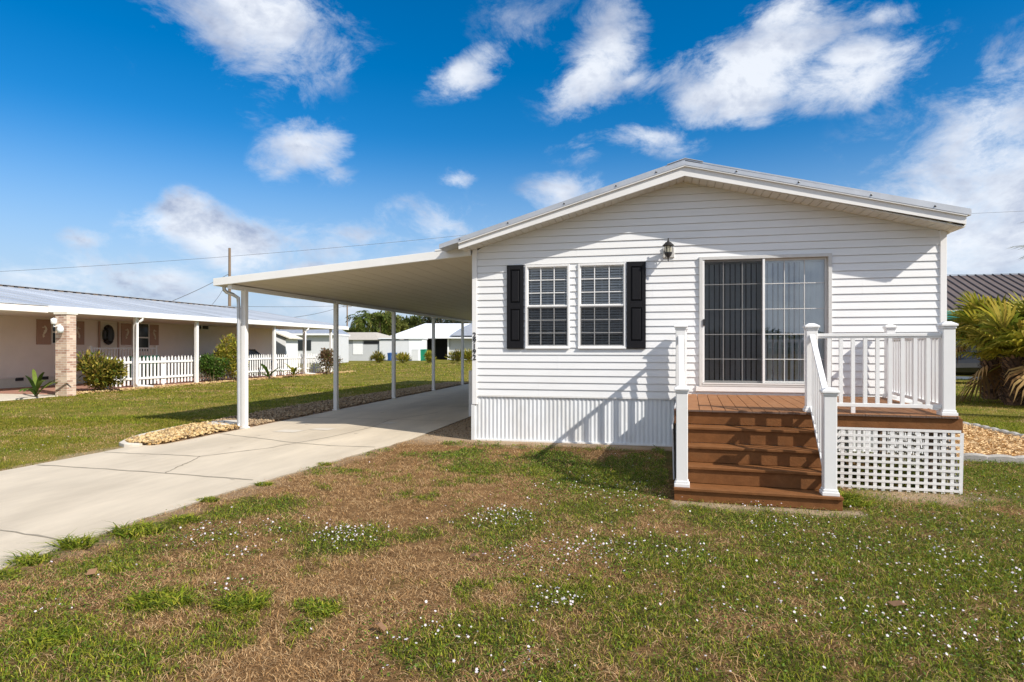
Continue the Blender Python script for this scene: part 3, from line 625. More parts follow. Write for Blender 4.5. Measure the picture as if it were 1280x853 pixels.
# ------------------------------------------------------------------ carport
cp = thing('carport', (-5.4, 10.1, 0), 'white flat roofed aluminium carport standing on slim posts over the driveway', 'carport')
YB = 26.0; zi, zo = 3.235, 2.835; xi, xo = -2.93, -7.86; th = .125
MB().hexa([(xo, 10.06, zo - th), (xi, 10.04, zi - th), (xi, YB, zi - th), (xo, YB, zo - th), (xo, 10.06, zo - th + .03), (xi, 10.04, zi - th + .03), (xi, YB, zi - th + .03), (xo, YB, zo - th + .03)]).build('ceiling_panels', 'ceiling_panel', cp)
MB().hexa([(xo - .02, 10.0, zo - th - .012), (xi + .0, 9.98, zi - th - .012), (xi + .0, 10.05, zi - th - .012), (xo - .02, 10.07, zo - th - .012), (xo - .02, 10.0, zo), (xi, 9.98, zi), (xi, 10.05, zi), (xo - .02, 10.07, zo)]).build('front_fascia', 'white_metal', cp, bevel=.004)
MB().hexa([(xo - .03, 10.075, zo - th - .01), (xo + .09, 10.075, zo - th - .01), (xo + .09, YB, zo - th - .01), (xo - .03, YB, zo - th - .01), (xo - .03, 10.075, zo - .01), (xo + .09, 10.075, zo - .01), (xo + .09, YB, zo - .01), (xo - .03, YB, zo - .01)]).build('gutter', 'white_metal', cp)
b = MB(); sl = (zi - zo) / (xi - xo)
b.hexa([(xo + .1, 10.08, zo - .03), (xi, 10.06, zi - .02), (xi, YB, zi - .02), (xo + .1, YB, zo - .03), (xo + .1, 10.08, zo - .012), (xi, 10.06, zi - .005), (xi, YB, zi - .005), (xo + .1, YB, zo - .012)]).build('roof_deck', 'white_metal', cp)
b = MB(); x = xo + .35
while x < xi - .1:
    zz = zo - th + (x - xo) * sl; b.box(x - .003, 10.08, zz - .003, x + .003, YB, zz + .001); x += .305
b.build('panel_seams', 'ceiling_panel', cp)
MB().hexa([(-3.55, 9.975, 3.19), (-2.9, 9.965, 3.235), (-2.9, 10.06, 3.235), (-3.55, 10.06, 3.19), (-3.55, 9.975, 3.215), (-2.9, 9.965, 3.27), (-2.9, 10.06, 3.27), (-3.55, 10.06, 3.215)]).build('flashing', 'white_metal', cp)
for i, y in enumerate((10.5, 14.05, 17.6, 21.15, 24.7)):
    x = -7.58; w = .048
    MB().box(x - w, y - w, 0.01, x + w, y + w, zo - th + .01).build('post', 'white_metal', cp, bevel=.006)
    MB().box(x - w - .02, y - w - .02, 0.0, x + w + .02, y + w + .02, .035).build('post_base', 'white_metal', cp)
MB().box(-7.62, 10.06, zo - th - .07, -7.54, YB, zo - th + .01).build('beam', 'white_metal', cp)
MB().box(-7.35, 25.55, 0.01, -7.25, 25.65, 2.76).build('post', 'white_metal', cp, bevel=.006)
b = MB().tube([(-7.80, 10.2, 2.69), (-7.80, 10.2, 2.64), (-7.78, 10.24, 2.60), (-7.71, 10.33, 2.56), (-7.64, 10.39, 2.50), (-7.635, 10.40, 2.3), (-7.63, 10.40, .12), (-7.63, 10.39, .04)], .034, 12)
b.build('downspout', 'galvanised', cp, smooth=True)

# ------------------------------------------------------------------ deck and steps
DT = R(3.5); U = Vector((math.cos(DT), -math.sin(DT), 0)); Wv = Vector((math.sin(DT), math.cos(DT), 0)); F0 = Vector((.285, 7.56, 0))
DM = Matrix.Translation(F0) @ Matrix.Rotation(-DT, 4, 'Z')
dk = thing('porch_deck', (.285, 7.56, 0), 'raised brown composite porch deck with white railings and lattice skirt', 'porch')
ZD = .83; WD = 2.905
b = MB(); u = 0
while u < WD - .01:
    u1 = min(u + .138, WD)
    f = [F0 + U * a for a in (u, u1)]; f = [p - Wv * .025 for p in f]
    bk = [p + Wv * ((Yw - .03 - p.y) / Wv.y) for p in f]
    b.hexa([tuple(v) for v in [f[0] + Vector((0, 0, ZD - .026)), f[1] + Vector((0, 0, ZD - .026)), bk[1] + Vector((0, 0, ZD - .026)), bk[0] + Vector((0, 0, ZD - .026)), f[0] + Vector((0, 0, ZD)), f[1] + Vector((0, 0, ZD)), bk[1] + Vector((0, 0, ZD)), bk[0] + Vector((0, 0, ZD))]])
    u = u1 + .006
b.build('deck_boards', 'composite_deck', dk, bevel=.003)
b = MB(); u = .004
while u < WD - .02:
    b.obox(DM, u, -.028, ZD - .024, u + .007, -.0252, ZD - .004); u += .0135
b.build('board_end_grain', 'composite_end', dk)
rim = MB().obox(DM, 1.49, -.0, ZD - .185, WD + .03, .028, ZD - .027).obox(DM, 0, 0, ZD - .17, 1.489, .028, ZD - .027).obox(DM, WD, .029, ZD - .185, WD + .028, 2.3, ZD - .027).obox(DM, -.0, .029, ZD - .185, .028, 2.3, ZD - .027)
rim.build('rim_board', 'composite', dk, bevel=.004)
b = MB()
for v in (.3, 1.2, 2.1): b.obox(DM, .1, v, ZD - .2, WD - .1, v + .045, ZD - .03)
for u in (.1, 1.5, WD - .2):
    for v in (.25, 2.1): b.obox(DM, u, v, 0, u + .09, v + .09, ZD - .2)
b.build('deck_framing', 'pole_wood', dk)
zs = [.13, .305, .48, .655]; run = .26
for i, z in enumerate(zs):
    v0 = -run * (4 - i); e = .0 if i else .03
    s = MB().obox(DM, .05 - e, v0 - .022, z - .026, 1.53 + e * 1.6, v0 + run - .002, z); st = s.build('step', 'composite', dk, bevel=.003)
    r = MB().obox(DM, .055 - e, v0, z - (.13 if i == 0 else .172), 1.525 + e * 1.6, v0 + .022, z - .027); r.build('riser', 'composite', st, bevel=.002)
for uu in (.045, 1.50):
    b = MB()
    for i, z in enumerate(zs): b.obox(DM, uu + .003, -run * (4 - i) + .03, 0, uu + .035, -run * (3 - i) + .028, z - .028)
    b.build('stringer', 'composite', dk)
b = MB().obox(DM, -.02, -.98, 0, -.004, -.2, .02)
def newel(u, v, zb, zt, w=.058, name='newel_post'):
    s = MB().obox(DM, u - w, v - w, zb, u + w, v + w, zt - .05); o = s.build(name, 'vinyl', dk, bevel=.006)
    c = MB(); hw = w + .02
    c.obox(DM, u - hw, v - hw, zt - .05, u + hw, v + hw, zt - .028)
    c.hexa([DM @ Vector(q) for q in [(u - hw, v - hw, zt - .028), (u + hw, v - hw, zt - .028), (u + hw, v + hw, zt - .028), (u - hw, v + hw, zt - .028), (u - .03, v - .03, zt), (u + .03, v - .03, zt), (u + .03, v + .03, zt), (u - .03, v + .03, zt)]])
    c.obox(DM, u - w - .008, v - w - .008, zt - .075, u + w + .008, v + w + .008, zt - .0505)
    c.build('post_cap', 'vinyl', o, bevel=.004)
    k = MB().obox(DM, u - w - .018, v - w - .018, zb, u + w + .018, v + w + .018, zb + .035).obox(DM, u - w - .008, v - w - .008, zb + .035, u + w + .008, v + w + .008, zb + .06)
    k.build('post_skirt', 'vinyl', o, bevel=.004)
    return o
newel(.075, .07, ZD, 1.84); newel(1.49, .07, ZD, 1.825); newel(2.815, .07, ZD, 1.83)
newel(.075, 2.33, ZD, 1.88); newel(2.94, 2.50, ZD, 1.885)
newel(.10, -.95, .13, 1.165); newel(1.475, -.95, .13, 1.165)
def railing(p, q, n, drop=0.0, z0=.90, z1=1.71):
    """straight or raked balustrade from p to q (deck coordinates u, v), falling by drop"""
    a = Vector((p[0], p[1], 0)); c = Vector((q[0], q[1], 0)); t = (c - a).normalized(); nr = Vector((-t.y, t.x, 0)); L = (c - a).length
    def bar(o0, o1, h0, h1):
        vs = []
        for dz in (h0, h1):
            for pt, dd in ((a, 0), (c, -drop)):
                vs += [pt + nr * o0 + Vector((0, 0, dz + dd)), pt + nr * o1 + Vector((0, 0, dz + dd))]
        # order: a0 a1 c0 c1 (low) ; a0 a1 c0 c1 (high)
        v = vs; return [DM @ x for x in (v[0], v[2], v[3], v[1], v[4], v[6], v[7], v[5])]
    top = MB(); top.hexa(bar(-.028, .028, z1 - .035, z1 - .001)); top.hexa(bar(-.019, .019, z1 - .055, z1 - .036)); o = top.build('railing', 'vinyl', dk, bevel=.004)
    MB().hexa(bar(-.022, .022, z0, z0 + .04)).build('bottom_rail', 'vinyl', o, bevel=.003)
    for i in range(n):
        f = (i + 1) / (n + 1); m_ = a.lerp(c, f); dd = -drop * f; w = .018; s = MB(); sl = drop / L * w
        pts = [m_ + t * sx * w + nr * sy * w for sx, sy in ((-1, -1), (1, -1), (1, 1), (-1, 1))]
        s.hexa([DM @ (q_ + Vector((0, 0, z0 + .039 + dd))) for q_ in pts] + [DM @ (q_ + Vector((0, 0, z1 - .056 + dd))) for q_ in pts])
        s.build('baluster', 'vinyl', o)
    if not drop and L > 1: 
        m_ = a.lerp(c, .3); MB().obox(DM, m_.x - .02, m_.y - .02, ZD, m_.x + .02, m_.y + .02, z0).build('rail_foot', 'vinyl', o)
railing((1.55, .07), (2.755, .07), 9)
railing((2.815, .135), (2.93, 2.44), 17)
railing((.075, .135), (.075, 2.27), 18)
railing((1.49, .008), (1.475, -.888), 7, drop=.665, z0=.86, z1=1.70)
railing((.075, .008), (.10, -.888), 7, drop=.665, z0=.86, z1=1.70)
# lattice
def lattice(M_, W_, H_, name):
    b = MB(); x = 0; 
    while x < W_: b.obox(M_, x, .0035, .0, x + .035, .0065, H_); x += .081
    z = .02
    while z < H_: b.obox(M_, 0, 0, z, W_, .003, z + .028); z += .0705
    return b.build(name, 'vinyl', dk)
def lmat(u, v, ang, tilt):
    return DM @ Matrix.Translation((u, v, 0)) @ Matrix.Rotation(ang, 4, 'Z') @ Matrix.Rotation(tilt, 4, 'X')
lattice(lmat(1.53, .0, R(1.0), R(3)) , 1.385, .655, 'lattice_skirt')
lattice(lmat(WD + .02, .03, R(90), R(-5)), 2.45, .655, 'lattice_skirt')
MB().obox(DM @ Matrix.Rotation(R(-1.5), 4, 'Y'), -.012, -.02, 0, .004, 2.44, .64).build('side_skirt', 'skirting', dk)

# ------------------------------------------------------------------ neighbour's pink house
nb = thing('ranch_house', (-21, 17, 0), 'long pink sided single storey house with silver roof and covered porch', 'house')
WX = -23.3; NY0, NY1 = 9.0, 35.1
b = MB(); z = .45
while z < 2.75:
    b.add([(WX + .015, NY0, z), (WX + .015, NY1, z), (WX, NY1, z + .13), (WX, NY0, z + .13)], [(0, 1, 2, 3)]); b.add([(WX + .015, NY0, z), (WX + .015, NY1, z), (WX, NY1, z), (WX, NY0, z)], [(0, 1, 2, 3)]); z += .13
b.box(-31.5, NY0, .4, WX - .001, NY1, 2.95)
b.build('wall', 'pink_siding', nb)
MB().box(-31.45, NY0, 0, WX - .03, NY1 - .02, .45).build('skirting', 'cream', nb)
for y in (18.9, 19.9): MB().box(WX - .03, y - .14, .30, WX + .02, y + .14, .42).build('vent', 'black_metal', nb)
NE0, NE1 = 9.0, 36.7; EXx = -18.95
b = MB(); rid = -26.6
for xa, za, xb, zb in ((EXx, 2.90, rid, 4.12), (rid, 4.12, -34.2, 2.90)):
    b.hexa([(xa, NE0, za), (xb, NE0, zb), (xb, NE1, zb), (xa, NE1, za), (xa, NE0, za + .03), (xb, NE0, zb + .03), (xb, NE1, zb + .03), (xa, NE1, za + .03)])
    y = NE0
    while y < NE1:
        b.hexa([(xa, y, za + .029), (xb, y, zb + .029), (xb, y + .03, zb + .029), (xa, y + .03, za + .029), (xa, y, za + .05), (xb, y, zb + .05), (xb, y + .03, zb + .05), (xa, y + .03, za + .04)]); y += .92
nroof = b.build('roof', 'silver_roof', nb)
MB().box(rid - .17, NE0, 4.19, rid + .17, NE1, 4.22).build('ridge_cap', 'galvanised', nroof)
b = MB(); y = NE0
while y < NE1: b.box(rid - .13, y, 4.12, rid + .13, y + .26, 4.189); y += .46
b.build('ridge_vent', 'pole_wood', nroof)
MB().box(EXx - .02, 16.3, 2.70, EXx + .06, NE1, 2.905).build('fascia', 'white_metal', nb, bevel=.01)
MB().box(EXx - .08, NE0, 2.68, EXx + .02, 16.29, 2.88).build('fascia', 'pink_siding', nb, bevel=.01)
MB().box(WX, NE0, 2.74, EXx - .021, NE1, 2.78).build('porch_ceiling', 'cream', nb)
b = MB().prism([(WX, NE1 - .03, 2.80), (EXx, NE1 - .03, 2.80), (rid, NE1 - .03, 4.12), (-31, NE1 - .03, 2.8)], (0, .03, 0)); b.build('gable_end', 'cream', nb)
for y in (20.05, 23.3, 29.0, 31.9, 34.9):
    MB().box(-19.25, y - .065, .04, -19.12, y + .065, 2.74).build('porch_post', 'white_metal', nb, bevel=.01)
MB().box(-18.56, 16.2, 0, -18.1, 16.53, 2.62).build('brick_column', 'brick', nb, bevel=.01)
MB().box(-18.59, 16.17, 2.62, -18.07, 16.56, 2.7).build('column_cap', 'cream', nb)
cl = MB().box(-18.42, 16.13, 2.20, -18.34, 16.199, 2.30).tube([(-18.38, 16.13, 2.25), (-18.38, 16.0, 2.22), (-18.38, 16.0, 2.30)], .015, 8).build('column_lamp', 'white_metal', nb)
MB().lathe((-18.38, 16.0, 2.30), [(.06, 0), (.08, .02), (.09, .16), (.0, .2)], 10).build('lamp_globe', 'white_metal', cl, smooth=True)
MB().lathe((-18.22, 16.08, 2.02), [(.0, 0), (.07, .01), (.1, .12), (.06, .22), (0, .24)], 10).build('lamp_globe', 'far_white', cl, smooth=True)
def emblem(y, z, parent, k=1):
    pts = [(WX + .05, y + k * .02 + .06 * math.sin(t * 5.2) * k, z + .22 - t * .44) for t in np.linspace(0, 1, 12)]
    MB().tube(pts, [.02 + .025 * math.sin(3.14 * i / 11) for i in range(12)], 8).tube([(WX + .05, y - .08 * k, z + .15), (WX + .05, y + .04 * k, z + .17)], .02, 6).tube([(WX + .05, y + .07 * k, z - .02), (WX + .05, y, z + .03)], .025, 6).tube([(WX + .05, y - .05 * k, z - .24), (WX + .05, y + .02 * k, z - .18)], .02, 6).build('seahorse_emblem', 'cream', parent)
for y0_, y1_, k in ((19.54, 20.12, 1), (21.05, 21.62, -1), (23.5, 24.05, 1), (25.15, 25.68, -1)):
    s = MB().box(WX + .005, y0_, 1.68, WX + .045, y1_, 2.66).build('shutter', 'pink_trim', nb, bevel=.008); emblem((y0_ + y1_) / 2, 2.2, s, k)
def nwindow(y0_, y1_, z0_, z1_, bars=1):
    w = .05; f = MB().box(WX + .0, y0_, z0_, WX + .05, y0_ + w, z1_).box(WX, y1_ - w, z0_, WX + .05, y1_, z1_).box(WX, y0_ + w, z1_ - w, WX + .05, y1_ - w, z1_).box(WX, y0_ + w, z0_, WX + .05, y1_ - w, z0_ + w)
    if bars == 1: f.box(WX, y0_ + w, (z0_ + z1_) / 2 - .03, WX + .05, y1_ - w, (z0_ + z1_) / 2 + .03)
    else: f.box(WX, (y0_ + y1_) / 2 - .03, z0_ + w, WX + .05, (y0_ + y1_) / 2 + .03, z1_ - w)
    o = f.build('window', 'white_metal', nb); MB().box(WX + .016, y0_ + w, z0_ + w, WX + .02, y1_ - w, z1_ - w).build('pane', 'pane_dark', o)
nwindow(20.14, 21.0, 1.7, 2.66); nwindow(24.10, 25.10, 1.34, 2.72); nwindow(28.1, 29.2, 2.5, 2.78, 2)
d = MB().box(WX + .0, 22.35, .6, WX + .04, 23.3, 2.66).build('front_door', 'cream', nb); MB().box(WX + .04, 22.3, .55, WX + .07, 22.38, 2.7).box(WX + .04, 23.27, .55, WX + .07, 23.35, 2.7).build('door_trim', 'pink_trim', d)
b = MB(); b.tube([(WX + .10, 22.75 + .20 * math.cos(a), 2.12 + .36 * math.sin(a)) for a in np.linspace(0, 6.2832, 25)], .085, 8)
b.tube([(WX + .1, 22.75, 1.85), (WX + .1, 22.75, 2.4)], .12, 8)
tag(b.build('wreath', 'black_metal'), 'dark oval wreath hanging on the cream front door', 'wreath')
b = MB(); b.box(-21.9, 20.6, 1.50, -21.84, 24.0, 1.56); b.box(-21.9, 20.6, .75, -21.84, 24.0, .8); y = 20.6
while y < 24: b.box(-21.89, y, .8, -21.85, y + .04, 1.5); y += .14
for y in (20.6, 23.95): b.box(-21.93, y - .05, .05, -21.81, y + .05, 1.62)
b.build('porch_railing', 'white_metal', nb)
for y in (19.97, 31.8):
    MB().tube([(-18.93, y + .14, 2.72), (-18.93, y + .12, 2.62), (-18.98, y + .06, 2.55), (-19.06, y, 2.47), (-19.07, y, .2), (-19.0, y, .1), (-18.6, y + .3, .06)], .05, 10).build('downspout', 'white_metal', nb, smooth=True)
# picket fence
fn = thing('picket_fence', (-19.4, 19, 0), 'white wooden picket fence enclosing the porch of the pink house', 'fence')
pm = None; y = 19.0; FX = -19.42
while y < 36.2:
    if pm is None:
        b = MB().prism([(FX, y - .042, .10), (FX, y + .042, .10), (FX, y + .042, 1.14), (FX, y, 1.22), (FX, y - .042, 1.14)], (.02, 0, 0)); pm = b.build('picket', 'white_metal', fn); yb = y
    else:
        c = pm.copy(); COL.objects.link(c); c.parent = fn; c.location = (0, y - yb, random.uniform(-.015, .015))
    y += .185
for z in (.32, .95): MB().box(FX + .021, 18.95, z, FX + .06, 36.2, z + .085).build('rail', 'white_metal', fn)
for y in (19.0, 21.7, 26.2, 30.4, 33.4, 36.2): MB().box(FX - .09, y - .045, 0, FX - .001, y + .045, 1.15).build('post', 'white_metal', fn)

# ------------------------------------------------------------------ cars
def car(name, loc, rz, m, label, group=None, suv=False):
    t = thing(name, (0, 0, 0), label, 'car', group)
    H = 1.72 if suv else 1.42
    st = [(-2.25, .60, .70, .55), (-2.2, .36, .82, .80), (-1.6, .30, .92, .86), (-.9, .27, .98, .90), (.3, .27, .96, .90), (.95, .28, .92, .88), (1.7, .30, .82, .84), (2.15, .36, .72, .76), (2.28, .50, .62, .5)]
    if suv: st = [(a, b_, c_ + .12 + (.1 if a < 0 else 0), w) for a, b_, c_, w in st]
    b = MB(); vs = []
    for x, z0_, z1_, w in st: vs += [(x, -w * .92, z0_), (x, -w, (z0_ + z1_) / 2), (x, -w * .93, z1_ - .04), (x, -w * .8, z1_), (x, w * .8, z1_), (x, w * .93, z1_ - .04), (x, w, (z0_ + z1_) / 2), (x, w * .92, z0_)]
    n_ = 8; fs = [(i * n_ + k, i * n_ + (k + 1) % n_, (i + 1) * n_ + (k + 1) % n_, (i + 1) * n_ + k) for i in range(len(st) - 1) for k in range(n_)] + [tuple(range(8)), tuple(range(8 * len(st) - 8, 8 * len(st)))[::-1]]
    o = b.add(vs, fs).build('body', m, t, smooth=False); sm = o.modifiers.new('s', 'SUBSURF'); sm.levels = sm.render_levels = 1
    cab = [(-1.95 if suv else -1.6, .78, .95), (-1.7 if suv else -.95, .68, H), (.25, .68, H), (1.0, .78, .93)]
    b = MB(); vs = []
    for i, (x, w, z) in enumerate(cab): vs += [(x, -w, z), (x, w, z)]
    lo = .90
    bb = MB().add([(cab[0][0], -.8, lo), (cab[0][0], .8, lo), (cab[1][0], .64, H - .04), (cab[1][0], -.64, H - .04), (cab[2][0], .64, H - .04), (cab[2][0], -.64, H - .04), (cab[3][0], .8, lo), (cab[3][0], -.8, lo)],
                  [(0, 1, 2, 3), (3, 2, 4, 5), (5, 4, 6, 7), (0, 3, 5, 7), (1, 6, 4, 2)])
    bb.build('glasshouse', 'pane_dark', t, bevel=.03)
    rf = MB().box(cab[1][0] - .05, -.66, H - .05, cab[2][0] + .05, .66, H)
    for s_ in (-1, 1):
        for (xa, za, xb, zb) in ((cab[0][0], lo, cab[1][0], H - .03), (cab[2][0], H - .03, cab[3][0], lo), (-.35, lo, -.35, H - .03)):
            rf.tube([(xa, s_ * .80 if za == lo else s_ * .65, za), (xb, s_ * .80 if zb == lo else s_ * .65, zb)], .035, 6)
    rf.build('roof', m, t, bevel=.02)
    for x in (-1.38, 1.42):
        for s_ in (-1, 1):
            w = MB().tube([(x, s_ * .70, .33), (x, s_ * .90, .33)], .33, 20).build('wheel', 'tyre', t); MB().tube([(x, s_ * .85, .33), (x, s_ * .915, .33)], .2, 12).build('rim', 'rim', w)
    for s_ in (-1, 1): MB().box(2.12, s_ * .66 - .12, .62, 2.24, s_ * .66 + .12, .74).build('headlight', 'head_lamp', t, bevel=.02)
    t.location = loc; t.rotation_euler = (0, 0, rz); return t
car('parked_car', (-21.3, 29.2, .05), R(90), 'car_black', 'black car parked behind the picket fence of the pink house')
car('parked_suv', (-20.3, 77.5, .04), R(-75), 'car_black', 'black vehicle under the far open carport with white hip roof', suv=True)
p = at(1203, 27); car('parked_car', (p.x + 0, p.y + .5, 0), R(150), 'car_black', 'dark car parked behind the fan palms right of the white house', suv=True)

# ------------------------------------------------------------------ bins and boxes
def bin_(x, y, m, label, h=1.05, w=.33):
    t = thing('trash_bin', (x, y, 0), label, 'trash bin')
    q = w * .8
    MB().hexa([(x - q, y - q, .04), (x + q, y - q, .04), (x + q, y + q, .04), (x - q, y + q, .04), (x - w, y - w, h), (x + w, y - w, h), (x + w, y + w, h), (x - w, y + w, h)]).build('body', m, t, bevel=.03)
    MB().hexa([(x - w - .03, y - w - .03, h), (x + w + .03, y - w - .03, h), (x + w + .03, y + w + .03, h), (x - w - .03, y + w + .03, h), (x - w, y - w, h + .1), (x + w, y - w, h + .14), (x + w, y + w, h + .14), (x - w, y + w, h + .1)]).build('lid', m, t, bevel=.02)
bin_(-20.2, 21.5, 'bin_dark_green', 'dark green bin behind the white picket fence', 1.1, .4)
p = at(529, 73); bin_(p.x, p.y, 'bin_green', 'bright green bin beside the white box by the far shed', 1.25, .38)
p = at(487, 73); bin_(p.x, p.y, 'bin_blue', 'blue bin against the grey shed wall, left of its pair', .85, .2)
p = at(493.5, 73.2); bin_(p.x, p.y, 'bin_blue', 'blue bin against the grey shed wall, right of its pair', .85, .2)
p = at(520.5, 72.6); b = MB().box(p.x - .45, p.y - .35, .03, p.x + .42, p.y + .35, 1.3).box(p.x - .47, p.y - .37, 1.3, p.x + .44, p.y + .37, 1.36)
tag(b.build('utility_box', 'far_white', bevel=.03), 'white utility box between far shrub and bright green bin', 'box')

# ------------------------------------------------------------------ far buildings (each box stands square to the street grid)
def local(p, ang=0): return Matrix.Translation(p) @ Matrix.Rotation(ang, 4, 'Z')
# grey shed with low gable roof
a = at(424, 74); e = at(474, 74); M_ = local(a); w = (e - a).length
M_ = Matrix.Translation(a) @ Matrix.Rotation(math.atan2(e.y - a.y, e.x - a.x), 4, 'Z')
sh = thing('grey_shed', a, 'long grey shed with shingle roof and bright white panel', 'shed')
MB().obox(M_, 0, 0, 0, w, 5, 2.55).build('wall', 'far_grey', sh)
MB().obox(M_, 1.65, -.04, .75, 2.8, -.001, 2.6).build('white_panel', 'far_white', sh)
MB().obox(M_, 2.95, -.05, 2.0, w - .05, -.001, 2.35).build('window', 'far_dark', sh)  # dark sheet painted for the shade inside an open garage front
MB().obox(M_, .2, -.03, 0, 1.1, -.001, 2.1).build('door', 'far_lightgrey', sh)
MB().hexa([M_ @ Vector(v) for v in [(-.4, -.4, 2.5), (w + .2, -.4, 2.5), (w + 2.4, 5.4, 2.5), (-.4, 5.4, 2.5), (-.2, 2.4, 3.45), (w - 1.2, 2.2, 3.45), (w - .8, 2.6, 3.45), (-.2, 2.6, 3.45)]]).build('roof', 'shingle_grey', sh)
# second shed
a = at(474, 73.8); e = at(528, 73.8); M_ = Matrix.Translation(a) @ Matrix.Rotation(math.atan2(e.y - a.y, e.x - a.x), 4, 'Z'); w = (e - a).length
sh = thing('flat_shed', a, 'flat roofed pale shed with its sunlit end coloured white beside the green bin', 'shed')
MB().obox(M_, 0.02, 0, 0, 3.5, 4, 2.5).build('wall', 'far_lightgrey', sh); MB().obox(M_, 3.5, -.02, 0, w, 4, 2.6).build('end_wall', 'far_white', sh)  # end section coloured lighter than the wall for the sun on it
MB().obox(M_, -.05, -.2, 2.6, w + .1, 4.1, 2.72).build('roof', 'white_roof', sh)
# hip roofed house
a = at(497, 80); e = at(640, 80); M_ = Matrix.Translation(a) @ Matrix.Rotation(math.atan2(e.y - a.y, e.x - a.x), 4, 'Z'); w = (e - a).length
sh = thing('white_roof_house', a, 'house with broad white hip roof and open carport beyond the lawn', 'house')
MB().hexa([M_ @ Vector(v) for v in [(-1.4, -1, 2.85), (w, -1, 2.85), (w, 9, 2.85), (-1.4, 9, 2.85), (3.0, 3.9, 4.85), (w, 3.9, 4.85), (w, 4.1, 4.85), (3.0, 4.1, 4.85)]]).build('roof', 'white_roof', sh)
MB().hexa([M_ @ Vector(v) for v in [(6.9, -1.02, 3.1), (12, -1.02, 3.1), (12, 2, 3.1), (6.9, 2, 3.6), (9.4, 1.6, 4.75), (9.8, 1.6, 4.75), (9.8, 2, 4.8), (9.4, 2, 4.8)]]).build('porch_roof', 'galvanised', sh)
MB().obox(M_, -1.4, -1.04, 2.74, w, -.99, 2.88).build('fascia', 'far_white', sh)
MB().obox(M_, 6.6, .1, 0, w, 8, 2.84).build('wall', 'far_grey', sh); MB().obox(M_, -1, 6.5, 0, 6.6, 6.8, 2.84).build('rear_wall', 'far_dark', sh)
MB().obox(M_, 6.45, -.2, 0, 6.65, 0, 2.8).build('post', 'far_white', sh); MB().obox(M_, 2.3, -.3, 0, 2.45, -.15, 2.8).build('post', 'far_white', sh)
# long white home behind the picket fence
a = at(364, 62); e = at(418, 62); M_ = Matrix.Translation(a) @ Matrix.Rotation(math.atan2(e.y - a.y, e.x - a.x), 4, 'Z'); w = (e - a).length
sh = thing('white_bungalow', a, 'low pale blue and white bungalow beyond the end of the picket fence', 'house')
MB().obox(M_, -1.5, 0, 0, w + .1, 5, 2.8).build('wall', 'far_lightgrey', sh); MB().obox(M_, -1.7, -.5, 2.8, w + .15, 5.5, 2.98).build('fascia', 'far_white', sh)
MB().hexa([M_ @ Vector(v) for v in [(-1.7, -.45, 2.985), (w + .15, -.45, 2.985), (w + .15, 5.5, 2.985), (-1.7, 5.5, 2.985), (-1.5, 2.4, 3.75), (w - .5, 2.4, 3.75), (w - .5, 2.6, 3.75), (-1.5, 2.6, 3.75)]]).build('roof', 'galvanised', sh)
MB().obox(M_, .25, -.06, 1.3, 2.0, -.001, 2.3).build('window', 'pane_dark', sh); MB().obox(M_, -.1, -.45, 0, .05, -.3, 2.8).build('post', 'far_white', sh)
# small white shed at the end of the pink house
a = at(342, 42); e = at(357, 42); M_ = Matrix.Translation(a) @ Matrix.Rotation(math.atan2(e.y - a.y, e.x - a.x), 4, 'Z'); w = (e - a).length
sh = thing('garden_shed', a, 'small white gabled garden shed past the end of the pink house', 'shed')
MB().obox(M_, -.9, 0, 0, w, 2.4, 2.15).prism([M_ @ Vector(v) for v in [(-.9, 0, 2.15), (w, 0, 2.15), (w / 2 - .45, 0, 2.6)]], M_.to_3x3() @ Vector((0, 2.4, 0))).build('wall', 'far_white', sh)
MB().prism([M_ @ Vector(v) for v in [(w / 2 - .45, -.15, 2.62), (w + .3, -.15, 2.16), (w + .3, -.15, 2.24), (w / 2 - .45, -.15, 2.72)]], M_.to_3x3() @ Vector((0, 2.7, 0))).prism([M_ @ Vector(v) for v in [(w / 2 - .45, -.15, 2.62), (-1.2, -.15, 2.1), (-1.2, -.15, 2.18), (w / 2 - .45, -.15, 2.72)]], M_.to_3x3() @ Vector((0, 2.7, 0))).build('roof', 'cream', sh)
# brown roofed house to the right
rh = thing('brown_roof_house', (18, 36, 0), 'beige house with brown ribbed metal roof beyond the fan palms', 'house')
rx0, rx1, ry0, ry1 = 9.0, 34.0, 34.0, 45.0; zr = 5.35; ze = 3.35
rp = [(14.0, 39.5, 5.62), (29, 39.5, 5.62)]
b = MB().add([(rx0, ry0, ze), (rx1, ry0, ze), (rx1, ry1, ze), (rx0, ry1, ze), (*rp[0][:2], rp[0][2]), (*rp[1][:2], rp[1][2])], [(0, 1, 5, 4), (1, 2, 5), (2, 3, 4, 5), (3, 0, 4)])
x = rx0 + .4
while x < rx1:
    k = 1.0
    if x < rp[0][0]: k = (x - rx0) / (rp[0][0] - rx0)
    if x > rp[1][0]: k = (rx1 - x) / (rx1 - rp[1][0])
    b.tube([(x, ry0, ze + .03), (x, ry0 + (rp[0][1] - ry0) * k, ze + (rp[0][2] - ze) * k + .03)], .035, 4); x += .42
b.build('roof', 'brown_roof', rh)
MB().box(rx0 + .6, ry0 + .8, 0, rx1 - .6, ry1 - .8, ze).build('wall', 'beige', rh)
MB().box(rx0, ry0 - .04, ze - .18, rx1, ry0 + .02, ze + .02).build('fascia', 'cream', rh)
MB().box(12.6, ry0 - 1.9, 2.85, 19.5, ry0 - .05, 3.25).build('awning', 'teal', rh, bevel=.05)
MB().box(18, ry0 + .74, 1.0, 19.5, ry0 + .79, 2.3).build('window', 'pane_dark', rh)
MB().box(14, ry0 + .74, .0, 16.8, ry0 + .79, 2.2).build('garage_door', 'far_white', rh)

